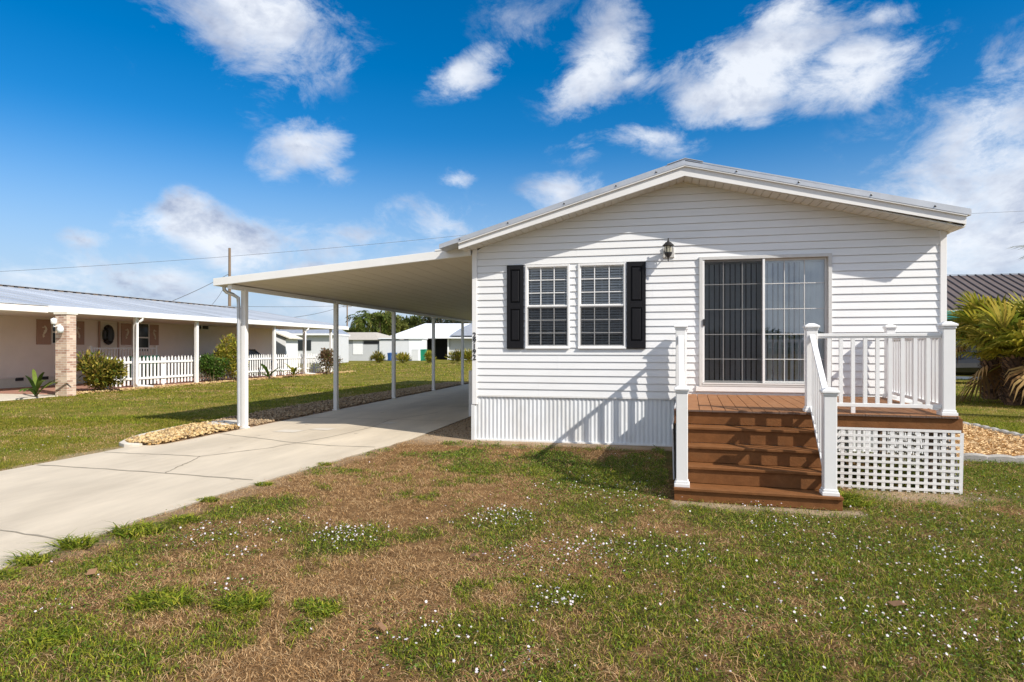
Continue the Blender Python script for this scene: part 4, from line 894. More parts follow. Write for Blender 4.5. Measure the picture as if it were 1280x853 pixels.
# ------------------------------------------------------------------ poles and wires
def pole(px, d, h, label, arm=True):
    p = at(px, d); t = thing('utility_pole', p, label, 'utility pole')
    MB().tube([(p.x, p.y, 0), (p.x, p.y, h)], [.17, .12], 10).build('pole', 'pole_wood', t)
    if arm: MB().box(p.x - .9, p.y - .05, h - .75, p.x + .9, p.y + .05, h - .65).build('crossarm', 'pole_wood', t)
    return p
p1 = pole(287, 60, 11.2, 'tall bare wooden utility pole behind the pink house roof', False)
p2 = pole(434, 120, 10.2, 'distant utility pole standing left of the palm cluster')
p3 = at(1330, 75)
def wirez(px, py, d): return at(px, d, EYE + (435 - py) / FPX * d)
def wire(a, c, sag, r, label):
    b = MB(); pts = [a.lerp(c, t) - Vector((0, 0, sag * 4 * t * (1 - t))) for t in np.linspace(0, 1, 24)]
    tag(b.tube(pts, r, 5).build('power_line', 'wire'), label, 'power line', 'overhead wires')
wire(wirez(-260, 352, 60), wirez(700, 281, 75), .8, .018, 'thin overhead wire crossing the sky above the pole and carport')
wire(wirez(700, 281, 75), wirez(1500, 252, 75), .5, .018, 'thin overhead wire reappearing right of the white gable roof')
wire(wirez(20, 430, 40), wirez(287, 342, 60), 0.8, .03, 'thick service cable rising from the silver roof to the pole')
wire(wirez(287, 345, 60), wirez(262, 384, 50), .3, .02, 'short drop wire slanting left off the wooden pole')
wire(wirez(200, 380, 70), wirez(434, 382, 120), .3, .03, 'low level wire running from wooden pole to distant pole')
wire(wirez(287, 401, 66), wirez(434, 381, 120), .8, .035, 'slack wire rising toward the distant pole')
wire(wirez(1150, 344, 80), wirez(1400, 336, 80), .2, .03, 'low wire over the brown roof')

# ------------------------------------------------------------------ plants
def crown_pts(n, rad, clumps=9, spread=.62, hollow=.35):
    """points in lumpy clumps through a crown volume; returns positions and outward directions"""
    rad = np.array(rad); C = RNG.normal(size=(clumps, 3)); C = unit(C) * RNG.uniform(.25, 1, (clumps, 1)) ** .5 * spread; s = RNG.uniform(.28, .52, clumps)
    k = RNG.integers(0, clumps, n); D = unit(RNG.normal(size=(n, 3))); r = (hollow + (1 - hollow) * RNG.random((n, 1))) * s[k][:, None]
    P = C[k] + D * r; return P * rad, D
def shrub(name, loc, rad, n, leaf, m, label, cat='shrub', group=None, base=.0, updir=.5, stems=7, clumps=10):
    t = thing(name, (0, 0, 0), label, cat, group)
    P, D = crown_pts(n, rad, clumps); P[:, 2] += rad[2] + base; k = P[:, 2] > .03; P, D = P[k], D[k]; D = D + np.array([0, 0, updir]) + RNG.normal(size=D.shape) * .35
    leaf_part('foliage', P, D, RNG.uniform(.6, 1.2, len(P)) * leaf[0], leaf[1] * RNG.uniform(.7, 1.2, len(P)), m, t)
    b = MB()
    for i in range(stems):
        a = 6.28 * i / stems + random.random(); r = random.uniform(.3, .8)
        b.tube([(.06 * math.cos(a), .06 * math.sin(a), 0), (rad[0] * r * .5 * math.cos(a), rad[1] * r * .5 * math.sin(a), (rad[2] + base) * .8), (rad[0] * r * math.cos(a), rad[1] * r * math.sin(a), (rad[2] * 1.5 + base))], [.02, .014, .006], 5)
    b.build('stem', 'stem', t); t.location = loc; return t
shrub('croton_shrub', (-18.75, 18.1, 0), (.85, .85, .72), 4200, (.17, .06), 'croton', 'dense yellow and green croton bush beside the brick column', stems=9, clumps=20)
shrub('hibiscus_shrub', (-18.9, 23.95, 0), (.75, .8, .72), 2600, (.12, .06), 'green_leaf', 'rounded green bush left of the tall yellow shrub')
shrub('croton_shrub', (-18.75, 25.15, 0), (.7, .95, 1.18), 4200, (.15, .05), 'yellow_leaf', 'tall yellow leaved shrub next to the front carport post', clumps=16)
shrub('copper_shrub', (-18.3, 33.0, 0), (.8, 1.15, .82), 1700, (.14, .07), 'red_leaf', 'loose reddish brown shrub at the far end of the picket fence', clumps=14)
def strap_plant(name, loc, n, L, m, label, w=.09, tall=1.0):
    t = thing(name, (0, 0, 0), label, 'plant'); V = []; Q = []
    for i in range(n):
        a = random.uniform(0, 6.28); el = random.uniform(.5, 1.35); l = L * random.uniform(.7, 1.1); c = 0; S = np.array([-math.sin(a), math.cos(a), 0]); base = len(V)
        p = np.array([0, 0, .15 * random.random()]); e = el
        for k in range(6):
            ww = w * math.sin(math.pi * (k + .35) / 6.2) ; V += [p - S * ww, p + S * ww]; p = p + np.array([math.cos(a) * math.cos(e), math.sin(a) * math.cos(e), math.sin(e) * tall]) * l / 5; e -= .22
        Q += [(base + 2 * k, base + 2 * k + 1, base + 2 * k + 3, base + 2 * k + 2) for k in range(5)]
    link('foliage', np_mesh('foliage', np.array(V), np.array(Q)), m, t); MB().tube([(0, 0, 0), (0, 0, .35)], [.05, .03], 7).build('stem', 'stem', t, local=True); t.location = loc
strap_plant('bird_of_paradise', (-18.6, 15.6, 0), 9, 1.05, 'green_leaf', 'small broad leaved plant left of the brick column foot', w=.06, tall=1.15)
strap_plant('banana_plant', (-18.55, 27.6, 0), 10, 1.15, 'green_leaf', 'leafy green young plant against the picket fence right of the carport post', tall=1.1)
strap_plant('cordyline_plant', (-18.4, 29.6, 0), 12, .9, 'yellow_leaf', 'small drooping yellow plant before the picket fence', w=.07)
for px, d, r, h, m, lab in ((472, 64, .75, 1.0, 'croton', 'far bushy shrub before the grey shed'), (503, 63, .75, 1.0, 'yellow_leaf', 'far yellow spiky shrub right of the blue bins'),
                            (537, 63, .6, 1.0, 'yellow_leaf', 'far yellow shrub right of the bright green bin'), (572, 62, 1.0, 1.1, 'croton', 'far wide shrub before the wall of the white roofed house'), (586, 60, .6, 1.3, 'yellow_leaf', 'far yellow shrub just left of the white house corner')):
    p = at(px, d); shrub('garden_shrub', p, (r, r * .9, h * .62), 520, (.5, .09), m, lab, group='shrubs on the far side of the lawn', stems=4, base=-.15, clumps=7, updir=.9)

def tree(name, loc, h, cr, m, n, label, group=None, leaf=(.5, .3), trunkh=.45, lean=0, clumps=16):
    t = thing(name, (0, 0, 0), label, 'tree', group)
    rad = (cr, cr, h * (1 - trunkh) * .62); P, D = crown_pts(n, rad, clumps, .75, .3); P[:, 2] += h - rad[2] * 1.05
    leaf_part('crown', P, D + RNG.normal(size=D.shape) * .6, leaf[0] * RNG.uniform(.5, 1.2, n), leaf[1] * RNG.uniform(.5, 1.2, n), m, t)
    b = MB(); b.tube([(0, 0, 0), (.1, 0, h * trunkh), (lean, .1, h * .8)], [h * .03, h * .022, h * .008], 8)
    for i in range(6):
        a = i * 1.05 + random.random(); b.tube([(.08, 0, h * trunkh * .95), (cr * .3 * math.cos(a), cr * .3 * math.sin(a), h * .62), (cr * .65 * math.cos(a), cr * .65 * math.sin(a), h * .8)], [h * .014, h * .009, h * .003], 6)
    b.build('trunk', 'bark', t); t.location = loc; return t
def feather_palm(loc, h, label, n=26, L=2.6, group=None, m='palm_leaf'):
    t = thing('palm_tree', (0, 0, 0), label, 'palm tree', group); P = []; D = []
    for i in range(n):
        a = random.uniform(0, 6.28); e = random.uniform(-.5, 1.2); p = np.array([0, 0, h]); l = L * random.uniform(.75, 1.1)
        for k in range(11):
            dv = np.array([math.cos(a) * math.cos(e), math.sin(a) * math.cos(e), math.sin(e)]); s = np.array([-math.sin(a), math.cos(a), 0])
            for sg in (-1, 1):
                for _ in range(2): P.append(p + dv * random.uniform(0, l / 11)); D.append(dv * .7 + s * sg - np.array([0, 0, .35]))
            p = p + dv * l / 11; e -= .17
    P = np.array(P); D = np.array(D); leaf_part('crown', P, D, RNG.uniform(.5, .8, len(P)), .14, m, t, fold=.1)
    MB().tube([(0, 0, 0), (.1, 0, h * .5), (0, 0, h)], [.22, .17, .16], 8).build('trunk', 'bark', t); t.location = loc; return t
G1 = 'trees beyond the far sheds'
feather_palm(at(460, 96), 6.4, 'tallest feathery palm of the cluster above the grey shed', group=G1); feather_palm(at(451, 90), 5.6, 'left palm of the cluster above the grey shed', group=G1); feather_palm(at(474, 92), 5.8, 'right palm of the cluster above the grey shed', group=G1)
tree('olive_tree', at(484, 95), 7.6, 2.6, 'tree_leaf_olive', 3200, 'light olive green tree right of the palm cluster', G1)
tree('olive_tree', at(497, 100), 6.6, 2.4, 'tree_leaf_olive', 2400, 'lower olive tree behind the flat shed', G1)
tree('broad_tree', at(441, 100), 5.2, 2.2, 'tree_leaf_olive', 1800, 'thin yellowish tree beside the distant utility pole', G1, trunkh=.4)
tree('broad_tree', at(516, 104), 7.2, 2.6, 'tree_leaf', 2600, 'dark leafy tree behind the left slope of the white hip roof', G1)
for px, d, h, c_ in ((530, 120, 7.6, 1.6), (541, 122, 8.6, 1.5), (552, 118, 7.4, 1.8), (563, 122, 8.0, 1.7), (574, 117, 7.2, 2.0), (586, 121, 7.8, 1.9)):
    tree('pine_tree', at(px, d), h + 1.7, c_ + .5, 'pine_leaf', 2400, 'dark ragged pine in the row behind the white hip roof', G1, leaf=(.6, .16), trunkh=.3, clumps=26)
for px, d, h, c_ in ((357, 90, 4.6, 3), (376, 92, 4.4, 3), (396, 95, 4.6, 3), (415, 96, 4.2, 3)): tree('hedge_tree', at(px, d), h, c_, 'tree_leaf', 900, 'low dark green tree under the porch roof line of the pink house', 'low trees past the picket fence', trunkh=.2)
G2 = 'palms showing over the brown roof'
feather_palm(at(1256, 72), 8.2, 'palm top showing over the brown roof, left one', L=2.2, group=G2); feather_palm(at(1279, 74), 8.0, 'palm top showing over the brown roof at the photo edge', L=2.2, group=G2)
# distant wood closing the horizon
n = 30000; az = RNG.uniform(-3.1, 3.1, n); rr = RNG.uniform(150, 175, n); hh = 4.2 + 2.5 * vnoise(az * 30, az * 0, 1.0); P = np.stack([rr * np.sin(az), rr * np.cos(az), hh * RNG.random(n) ** .8], 1)
tag(leaf_part('distant_wood', P, RNG.normal(size=(n, 3)), RNG.uniform(1, 2.6, n), RNG.uniform(.8, 1.8, n), 'tree_leaf'), 'low far off wood along the horizon', 'wood', kind='stuff')

def fan_palm(name, loc, trunk, label, n=26, L=.95, dead=9, seed=1, stalk=.7, group=None):
    random.seed(seed); t = thing(name, (0, 0, 0), label, 'fan palm', group)
    def fan(V, Q, c, dv, l, droop):
        dv = dv.normalized(); s = dv.cross(Vector((0, 0, 1))).normalized(); u = s.cross(dv); ns = 26
        for i in range(ns):
            th_ = (i / (ns - 1) - .5) * R(235); ll = l * (1 - .28 * abs(i / (ns - 1) - .5) * 2) * random.uniform(.9, 1.08)
            d_ = dv * math.cos(th_) + s * math.sin(th_); w = .030 * l / .9; sd = d_.cross(u).normalized() * w
            fold = u * (.05 * l * (1 if i % 2 else -1) * .15)
            p0 = c; p1 = c + d_ * ll * .5 + u * (.08 * ll * abs(math.sin(th_))) + fold; p2 = c + d_ * ll * .82 + Vector((0, 0, -droop * ll * .12)) ; p3 = c + d_ * ll * .98 + Vector((0, 0, -droop * ll * .36))
            b0 = len(V); V += [p0 - sd * .2, p0 + sd * .2, p1 + sd * 1.1, p1 - sd * 1.1, p2 + sd * .7, p2 - sd * .7, p3 + sd * .06, p3 - sd * .06]
            Q += [(b0, b0 + 1, b0 + 2, b0 + 3), (b0 + 3, b0 + 2, b0 + 4, b0 + 5), (b0 + 5, b0 + 4, b0 + 6, b0 + 7)]
    st = MB()
    for kind, cnt in (('g', n), ('d', dead)):
        V = []; Q = []
        for i in range(cnt):
            a = i * 2.4 + random.uniform(-.3, .3); e = random.uniform(.05, 1.3) if kind == 'g' else random.uniform(-.5, .1)
            sl_ = stalk * random.uniform(.6, 1.15); dv = Vector((math.cos(a) * math.cos(e), math.sin(a) * math.cos(e), math.sin(e)))
            c0 = Vector((0, 0, trunk * .92)); c = c0 + dv * sl_ + Vector((0, 0, -.06 * sl_)); st.tube([c0, c0.lerp(c, .5) + Vector((0, 0, .05)), c], [.016, .011, .008], 5)
            fan(V, Q, c, dv + Vector((0, 0, -.1)) if kind == 'g' else dv + Vector((0, 0, -.6)), L * random.uniform(.75, 1.1), random.uniform(.15, .7) if kind == 'g' else 1.2)
        if cnt: link('fronds' if kind == 'g' else 'dead_fronds', np_mesh('fronds', np.array([tuple(v) for v in V]), np.array(Q)), 'fan_green' if kind == 'g' else 'fan_dead', t)
    st.build('stalks', 'fan_green', t, local=True)
    b = MB(); b.tube([(0, 0, 0), (0, 0, trunk)], [.24, .2], 10)
    nb_ = int(130 * trunk)
    for i in range(nb_):
        a = i * 2.4; z = trunk * i / nb_; r_ = .2; o_ = Vector((math.cos(a), math.sin(a), 0)); sd = Vector((-math.sin(a), math.cos(a), 0))
        p = o_ * r_ + Vector((0, 0, z)); q_ = p + o_ * random.uniform(.08, .17) + Vector((0, 0, random.uniform(.08, .16)))
        b.hexa([p - sd * .05, p + sd * .05, p + sd * .05 + o_ * .03, p - sd * .05 + o_ * .03, q_ - sd * .025, q_ + sd * .025, q_ + sd * .025 + o_ * .02, q_ - sd * .025 + o_ * .02])
    b.build('trunk', 'boot', t, local=True); t.location = loc
    return t
G3 = 'fan palms right of the house'
fan_palm('fan_palm', (9.65, 19.3, 0), 1.3, 'thick booted fan palm nearest the white house wall', 30, 1.15, 4, 3, .85, G3)
fan_palm('fan_palm', (10.6, 19.6, 0), 1.55, 'fan palm with wide yellow fronds at the photo edge', 32, 1.25, 4, 8, .95, G3)
fan_palm('fan_palm', (10.1, 21.4, 0), 1.9, 'taller fan palm standing behind the two front ones', 34, 1.15, 3, 5, .8, G3)
fan_palm('cabbage_palm', at(1372, 13), 4.0, 'tall palm past the right photo edge with one frond tip showing', 22, .9, 0, 12, .9)
random.seed(21)

# ------------------------------------------------------------------ grass
def scatter(d0, d1, rho):
    n = int(rho * (.88 * (d1 * d1 - d0 * d0) + 2.4 * (d1 - d0))); d = np.sqrt(RNG.uniform(d0 * d0, d1 * d1, n)); k = RNG.uniform(-1, 1, n) * (.88 * d + 1.0)
    x = k * CA - d * SA; y = k * SA + d * CA; m_ = ~blocked(x, y); return x[m_], y[m_], d[m_]
def gz(x, y): return np.where((x > -12) & (x < 9) & (y > 0) & (y < 12), (fbm(x, y, 1.1) - .5) * .05 * .6 * sstep(0, .8, np.abs(y - 10)), 0) - .006
acc = {'dry': [], 'green': [], 'lawn': []}
for d0, d1, rho in ((2.0, 4.6, 7800), (4.6, 8, 4200), (8, 14, 1400), (14, 26, 260), (26, 60, 45)):
    x, y, d = scatter(d0, d1, rho); n = len(x); g = greenf(x, y); l = lawnf(x, y); ba = baref(x, y)
    u_ = RNG.random(n); keep = RNG.random(n) > ba * .93; isl = RNG.random(n) < l; isg = (u_ < g * .80) & ~isl; isd = ~isl & ~isg
    tuft = fbm(x + 3, y + 8, 9, 2)
    brown = isl & (RNG.random(n) < np.clip((fbm(x, y, .9, 4) - .47) * 5.5, .04, .85)); isd |= brown; lush = isl & ~brown & (RNG.random(n) < np.clip((fbm(x + 40, y, 1.0, 3) - .48) * 7, 0, .9)); isg |= lush; isl &= ~(brown | lush)
    sc = np.maximum(1, d / 7.0)
    P = np.stack([x, y, gz(x, y)], 1)
    thick = np.clip((fbm(x + 17, y - 3, 5.5, 3) - .20) * 2.4, .35, 1.35)
    thin = RNG.random(n) < np.clip(thick * 1.15, .25, 1); isd &= thin
    acc['dry'].append((P[isd & keep], (RNG.uniform(.012, .036, n) * (.55 + thick * .6) * sc ** .5)[isd & keep], (.0032 * sc * RNG.uniform(.7, 1.4, n))[isd & keep]))
    acc['green'].append((P[isg & keep], (RNG.uniform(.018, .045, n) * (.6 + tuft) * sc ** .5)[isg & keep], (.0042 * sc * RNG.uniform(.7, 1.5, n))[isg & keep]))
    acc['lawn'].append((P[isl & keep], (RNG.uniform(.02, .05, n) * sc ** .3)[isl & keep], (.0045 * sc * RNG.uniform(.7, 1.4, n))[isl & keep]))
for nm, m_, lab, ln in (('dry', 'blade_dry', 'short dry brown turf covering the front yard', 1.6), ('green', 'blade_green', 'green grass growing in patches through the dry turf', .9), ('lawn', 'blade_lawn', 'mown yellow green lawn of the neighbouring lots', .9)):
    P = np.concatenate([a[0] for a in acc[nm]]); H = np.concatenate([a[1] for a in acc[nm]]); W_ = np.concatenate([a[2] for a in acc[nm]])
    tag(link('grass', blade_mesh('grass', P, H, W_, ln), m_), lab, 'grass', kind='stuff')
# long dead runners lying over the turf
x, y, d = scatter(2.0, 9, 420); k = (lawnf(x, y) < .5) & (RNG.random(len(x)) > .5 * greenf(x, y)); x, y = x[k], y[k]; n = len(x)
tag(link('thatch', blade_mesh('thatch', np.stack([x, y, gz(x, y) + .012], 1), RNG.uniform(.02, .05, n), RNG.uniform(.0025, .005, n), 2.6), 'blade_dry'), 'loose dead runners matted over the front turf', 'dead grass', kind='stuff')
# low broad leaved ground cover in the green patches
x, y, d = scatter(2.2, 10.5, 3000); g = greenf(x, y); f = np.zeros(len(x))
for (cx, cy), r, k in FLOWER: f = np.maximum(f, np.exp(-((x - cx) ** 2 + (y - cy) ** 2) / (r * r)))
s_ = (RNG.random(len(x)) < np.clip(np.maximum((g - .35) * .75, f * .8), 0, 1)) & (RNG.random(len(x)) > baref(x, y)) & (lawnf(x, y) < .5); x, y, d = x[s_], y[s_], d[s_]; n = len(x)
D = RNG.normal(size=(n, 3)); D[:, 2] = np.abs(D[:, 2]) * .5
P = np.stack([x, y, gz(x, y) + RNG.uniform(.006, .035, n)], 1)
tag(leaf_part('clover', P, D, RNG.uniform(.010, .024, n) * np.maximum(1, d / 6), .011 * np.maximum(1, d / 6), 'clover_leaf'), 'low broad leaved ground cover in the green patches', 'ground cover', kind='stuff')
# tiny white flowers
X = []; 
for (cx, cy), r, k in FLOWER:
    c_ = int(k * 1.0); X.append(np.stack([cx + RNG.normal(size=c_) * r * .55, cy + RNG.normal(size=c_) * r * .55], 1))
xs_, ys_, _ = scatter(2.3, 9, 4.5); kk = (xs_ > -1.2) | (RNG.random(len(xs_)) < .22); X.append(np.stack([xs_[kk], ys_[kk]], 1)); X = np.concatenate(X); X = X[~blocked(X[:, 0], X[:, 1])]
n = len(X); h = RNG.uniform(.03, .065, n); c = np.stack([X[:, 0], X[:, 1], gz(X[:, 0], X[:, 1]) + h], 1); Vs = []; Qs = []; ax = unit(RNG.normal(size=(n, 3)) * .45 + np.array([0.1, -.25, 1.0])); sz = RNG.uniform(.003, .0095, n)
e1 = unit(np.cross(ax, np.array([0.3, .9, .1]))); e2 = np.cross(ax, e1)
for k in range(5):
    a = k * 1.2566; dd = e1 * math.cos(a) + e2 * math.sin(a); ss = -e1 * math.sin(a) + e2 * math.cos(a); z_ = sz[:, None]
    Vs.append(np.stack([c, c + (dd * .6 + ss * .45) * z_, c + dd * z_ * 1.1, c + (dd * .6 - ss * .45) * z_], 1).reshape(-1, 3)); Qs.append(np.arange(n * 4).reshape(n, 4) + k * n * 4)
tag(link('wildflowers', np_mesh('wildflowers', np.concatenate(Vs), np.concatenate(Qs)), 'petal'), 'tiny white wildflowers dotted over the front yard', 'wildflowers', kind='stuff')
# single bigger tufts
TU = [((330, 606), .09, .05, 'tiny grass tuft on the driveway edge halfway to the house'), ((405, 581), .10, .05, 'small grass tuft on the driveway edge level with the stone bed'), ((262, 626), .10, .06, 'small grass tuft on the driveway edge past the weed clumps'), ((3, 722), .12, .07, 'grass tuft cut by the photo corner at the driveway edge'),
      ((200, 755), .17, .11, 'broad bladed green weed tuft in the dry turf, left of the other'), ((302, 757), .14, .10, 'broad bladed green weed tuft standing alone in dry turf'), ((38, 704), .12, .10, 'weed tuft on the driveway edge nearest the photo corner'),
      ((95, 684), .12, .13, 'tall stalked weed on the driveway edge'), ((172, 666), .20, .12, 'wide weed clump at the driveway edge'), ((232, 652), .12, .09, 'small weed clump on the driveway edge before the flowers'), ((66, 800), .14, .08, 'low green weed tuft in the photo corner'), ((405, 763), .10, .06, 'small green tuft in brown turf'),
      ((1055, 625), .10, .13, 'grass tuft growing at the foot of the bottom step corner'), ((1068, 632), .14, .10, 'light green tuft before the lattice skirt')]
for (pp, r, h_, lab) in TU:
    x, y = gpt(*pp); n = 260; rr_ = r * np.sqrt(RNG.random(n)); a = RNG.uniform(0, 6.28, n)
    P = np.stack([rr_ * np.cos(a), rr_ * np.sin(a) * .7, np.full(n, -.01)], 1); o = link('weed_tuft', blade_mesh('weed_tuft', P, RNG.uniform(.5, 1.1, n) * h_, np.full(n, .011), 1.5), 'blade_green')
    o.location = (x, y, 0.0); tag(o, lab, 'weed', 'weed tufts in the front yard')
for pp in ((115, 722), (590, 700), (1118, 762), (480, 792)):
    x, y = gpt(*pp); b = MB().add([(0, -.02, .01), (.05, -.01, .03), (.07, .02, .02), (.02, .03, .035), (-.04, .02, .015)], [(0, 1, 3), (1, 2, 3), (0, 3, 4)])
    o = b.build('fallen_leaf', 'dead_leaf'); o.location = (x, y, .015); o.rotation_euler = (0, 0, pp[0]); tag(o, 'curled brown fallen leaf lying on the turf', 'leaf', 'fallen leaves')

# ------------------------------------------------------------------ light, sky, camera
SUN = Vector((1.15, -.55, 1.0)).normalized(); el = math.asin(SUN.z); rot = math.atan2(SUN.x, SUN.y)
sl_ = bpy.data.lights.new('sun', 'SUN'); sl_.energy = 4.5; sl_.angle = R(.5); sl_.color = (1, .93, .83)
so = bpy.data.objects.new('sun', sl_); COL.objects.link(so); so.rotation_euler = SUN.to_track_quat('Z', 'Y').to_euler(); so.location = (20, -10, 20)
w = bpy.data.worlds.new('World'); scene.world = w; w.use_nodes = True; N = w.node_tree.nodes; L = w.node_tree.links
bg = N['Background']; bg.inputs[1].default_value = .102
sky = N.new('ShaderNodeTexSky'); sky.sky_type = 'NISHITA'; sky.sun_disc = False; sky.sun_elevation = el; sky.sun_rotation = rot
sky.air_density = 1.0; sky.dust_density = 0.25; sky.ozone_density = 4.0; sky.altitude = 0
def M2(op, a, b_=None, clamp=False):
    m_ = N.new('ShaderNodeMath'); m_.operation = op; m_.use_clamp = clamp
    for i, q_ in enumerate((a, b_)):
        if q_ is None: continue
        if isinstance(q_, (int, float)): m_.inputs[i].default_value = q_
        else: L.new(q_, m_.inputs[i])
    return m_.outputs[0]
def mixc(f, a, c):
    x_ = N.new('ShaderNodeMix'); x_.data_type = 'RGBA'
    for i, q_ in ((0, f), (6, a), (7, c)):
        if isinstance(q_, tuple): x_.inputs[i].default_value = (*q_, 1)
        elif isinstance(q_, (int, float)): x_.inputs[i].default_value = q_
        else: L.new(q_, x_.inputs[i])
    return x_.outputs[2]
tc = N.new('ShaderNodeTexCoord'); sep = N.new('ShaderNodeSeparateXYZ'); L.new(tc.outputs['Generated'], sep.inputs[0])
az = M2('ARCTAN2', sep.outputs[0], sep.outputs[1]); elv = M2('ARCSINE', sep.outputs[2])
# cloud noise lives on a stretched direction so the puffs flatten toward the horizon
mp = N.new('ShaderNodeMapping'); L.new(tc.outputs['Generated'], mp.inputs[0]); mp.inputs['Scale'].default_value = (1, 1, 1.7)
def wn(s, det, rough, loc=(0, 0, 0), dist=0.0):
    mm = N.new('ShaderNodeMapping'); L.new(mp.outputs[0], mm.inputs[0]); mm.inputs['Location'].default_value = loc
    n_ = N.new('ShaderNodeTexNoise'); n_.inputs['Scale'].default_value = s; n_.inputs['Detail'].default_value = det; n_.inputs['Roughness'].default_value = rough; n_.inputs['Distortion'].default_value = dist
    L.new(mm.outputs[0], n_.inputs['Vector']); return n_
nA = wn(9, 12, .68, dist=.35).outputs[0]; nB = wn(9, 5, .6, loc=(-.035, .02, -.06), dist=.25).outputs[0]; nC = wn(2.6, 5, .55, loc=(3, 1, 2)).outputs[0]; warp = wn(5, 3, .5, loc=(7, 2, 1))
wv = N.new('ShaderNodeVectorMath'); wv.operation = 'SUBTRACT'; L.new(warp.outputs['Color'], wv.inputs[0]); wv.inputs[1].default_value = (.5, .5, .5)
ws = N.new('ShaderNodeVectorMath'); ws.operation = 'SCALE'; L.new(wv.outputs[0], ws.inputs[0]); ws.inputs['Scale'].default_value = .085
cb = N.new('ShaderNodeCombineXYZ'); L.new(az, cb.inputs[0]); L.new(elv, cb.inputs[1])
wa = N.new('ShaderNodeVectorMath'); L.new(cb.outputs[0], wa.inputs[0]); L.new(ws.outputs[0], wa.inputs[1])
def direction(px, py):
    tx = (px - 640) / FPX; tz = (435 - py) / FPX; a = math.atan(tx) - YAW; return a, math.atan(tz / math.sqrt(1 + tx * tx))
CL = [(318, 30, 185, 125, 0, .86), (585, 90, 85, 38, 28, .95), (378, 190, 88, 42, 12, 1.1), (352, 214, 50, 36, 0, .65), (412, 228, 45, 30, 0, .4), (258, 292, 135, 54, -6, 1.45), (228, 266, 75, 42, 0, 1.2),
      (112, 298, 62, 22, 0, .62), (742, 75, 100, 66, 38, 1.05), (790, 100, 60, 30, 0, .6), (945, 82, 160, 74, 8, 1.1), (1065, 88, 150, 58, 0, 1.05), (880, 112, 105, 50, 15, .95), (985, 15, 90, 50, 30, .9), (1090, 28, 100, 36, 5, .7), (805, 180, 92, 32, 0, .85), (725, 190, 50, 34, 0, .35), (700, 243, 70, 34, 0, .8),
      (570, 218, 40, 18, 10, .75), (395, 328, 55, 20, 0, .85), (1320, 230, 520, 240, 20, 1.0), (1270, 300, 480, 150, 10, 1.0), (1160, 270, 330, 100, 15, .85), (60, 340, 230, 60, 0, .75), (190, 348, 190, 50, 0, .8), (430, 300, 160, 50, 0, .5), (560, 290, 190, 70, 0, .42), (30, 365, 240, 50, 0, .75), (500, 385, 340, 45, 0, .6), (650, 30, 100, 50, 0, .30)]
acc_ = None
for px, py, rx, ry, rotd, st in CL:
    a, e = direction(px, py); tx = (px - 640) / FPX; ca = 1 / (1 + tx * tx)
    mm = N.new('ShaderNodeMapping'); mm.vector_type = 'TEXTURE'; L.new(wa.outputs[0], mm.inputs[0]); mm.inputs['Location'].default_value = (a, e, 0); mm.inputs['Rotation'].default_value = (0, 0, R(rotd)); mm.inputs['Scale'].default_value = (rx / FPX * ca, ry / FPX * math.sqrt(ca), 50)
    g_ = N.new('ShaderNodeTexGradient'); g_.gradient_type = 'QUADRATIC_SPHERE'; L.new(mm.outputs[0], g_.inputs[0]); v_ = M2('MULTIPLY', M2('SQRT', g_.outputs['Fac']), st)
    acc_ = v_ if acc_ is None else M2('MAXIMUM', acc_, v_)
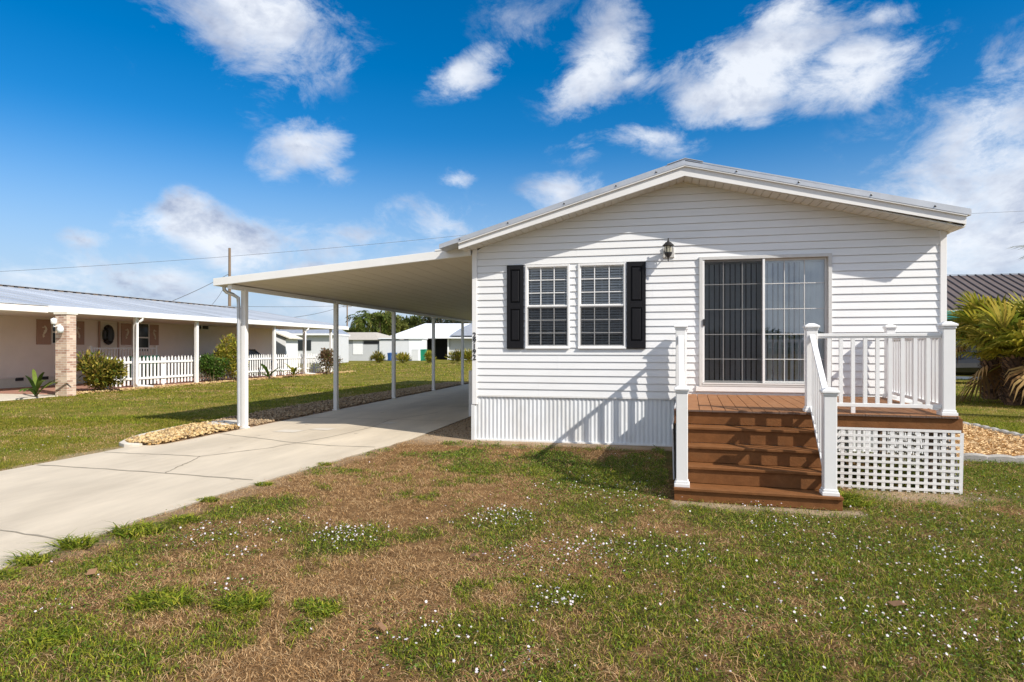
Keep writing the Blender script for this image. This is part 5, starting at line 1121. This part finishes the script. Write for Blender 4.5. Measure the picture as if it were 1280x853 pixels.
# unseen clouds added over the rest of the sky to whiten ambient light
front = N.new('ShaderNodeMapRange'); L.new(sep.outputs[1], front.inputs[0]); front.inputs[1].default_value = .45; front.inputs[2].default_value = -.1
gen = M2('MULTIPLY', M2('MULTIPLY', M2('SUBTRACT', nC, .30), 4.0, True), front.outputs[0]); acc_ = M2('MAXIMUM', acc_, gen)
def dens(noise):
    s_ = M2('ADD', acc_, M2('MULTIPLY', M2('SUBTRACT', noise, .5), 1.9)); r_ = N.new('ShaderNodeMapRange'); r_.interpolation_type = 'SMOOTHSTEP'; L.new(s_, r_.inputs[0]); r_.inputs[1].default_value = .14; r_.inputs[2].default_value = .90; return M2('MULTIPLY', r_.outputs[0], M2('MULTIPLY', acc_, 4.0, True), True)
D1 = dens(nA); lit = M2('MULTIPLY', M2('SUBTRACT', nB, nA), 2.6)
shade = M2('ADD', .62, lit); cr_ = N.new('ShaderNodeValToRGB'); L.new(M2('ADD', shade, M2('MULTIPLY', sep.outputs[2], .5), True), cr_.inputs[0])
cr_.color_ramp.elements[0].color = (2.9, 3.4, 4.6, 1); cr_.color_ramp.elements[0].position = .0; cr_.color_ramp.elements[1].color = (6.6, 6.9, 7.4, 1); cr_.color_ramp.elements[1].position = .9
hs = N.new('ShaderNodeHueSaturation'); L.new(sky.outputs[0], hs.inputs['Color']); hs.inputs['Saturation'].default_value = 1.42; hs.inputs['Value'].default_value = 1.0
skycol = hs.outputs[0]
hz = N.new('ShaderNodeMapRange'); hz.interpolation_type = 'SMOOTHSTEP'; L.new(sep.outputs[2], hz.inputs[0]); hz.inputs[1].default_value = .33; hz.inputs[2].default_value = .02; hz.inputs[4].default_value = .9
skycol = mixc(hz.outputs[0], skycol, (3.5, 4.4, 5.8))
final = mixc(M2('MULTIPLY', D1, .93), skycol, cr_.outputs[0]); L.new(final, bg.inputs[0])
w.cycles.sampling_method = 'MANUAL'; w.cycles.sample_map_resolution = 512

cam = bpy.data.cameras.new('camera'); co = bpy.data.objects.new('camera', cam); COL.objects.link(co); co.location = (0, 0, EYE); co.rotation_euler = (R(90), 0, YAW)
cam.sensor_width = 36; cam.lens = FPX / 1280 * 36; cam.shift_y = 8.5 / 1280; cam.clip_end = 3000; cam.clip_start = .05; scene.camera = co
scene.view_settings.view_transform = 'Standard'; scene.view_settings.look = 'None'; scene.view_settings.gamma = 1; scene.view_settings.exposure = .46
scene.view_settings.use_curve_mapping = False
scene.cycles.max_bounces = 7; scene.cycles.transparent_max_bounces = 12; scene.cycles.caustics_reflective = False; scene.cycles.caustics_refractive = False
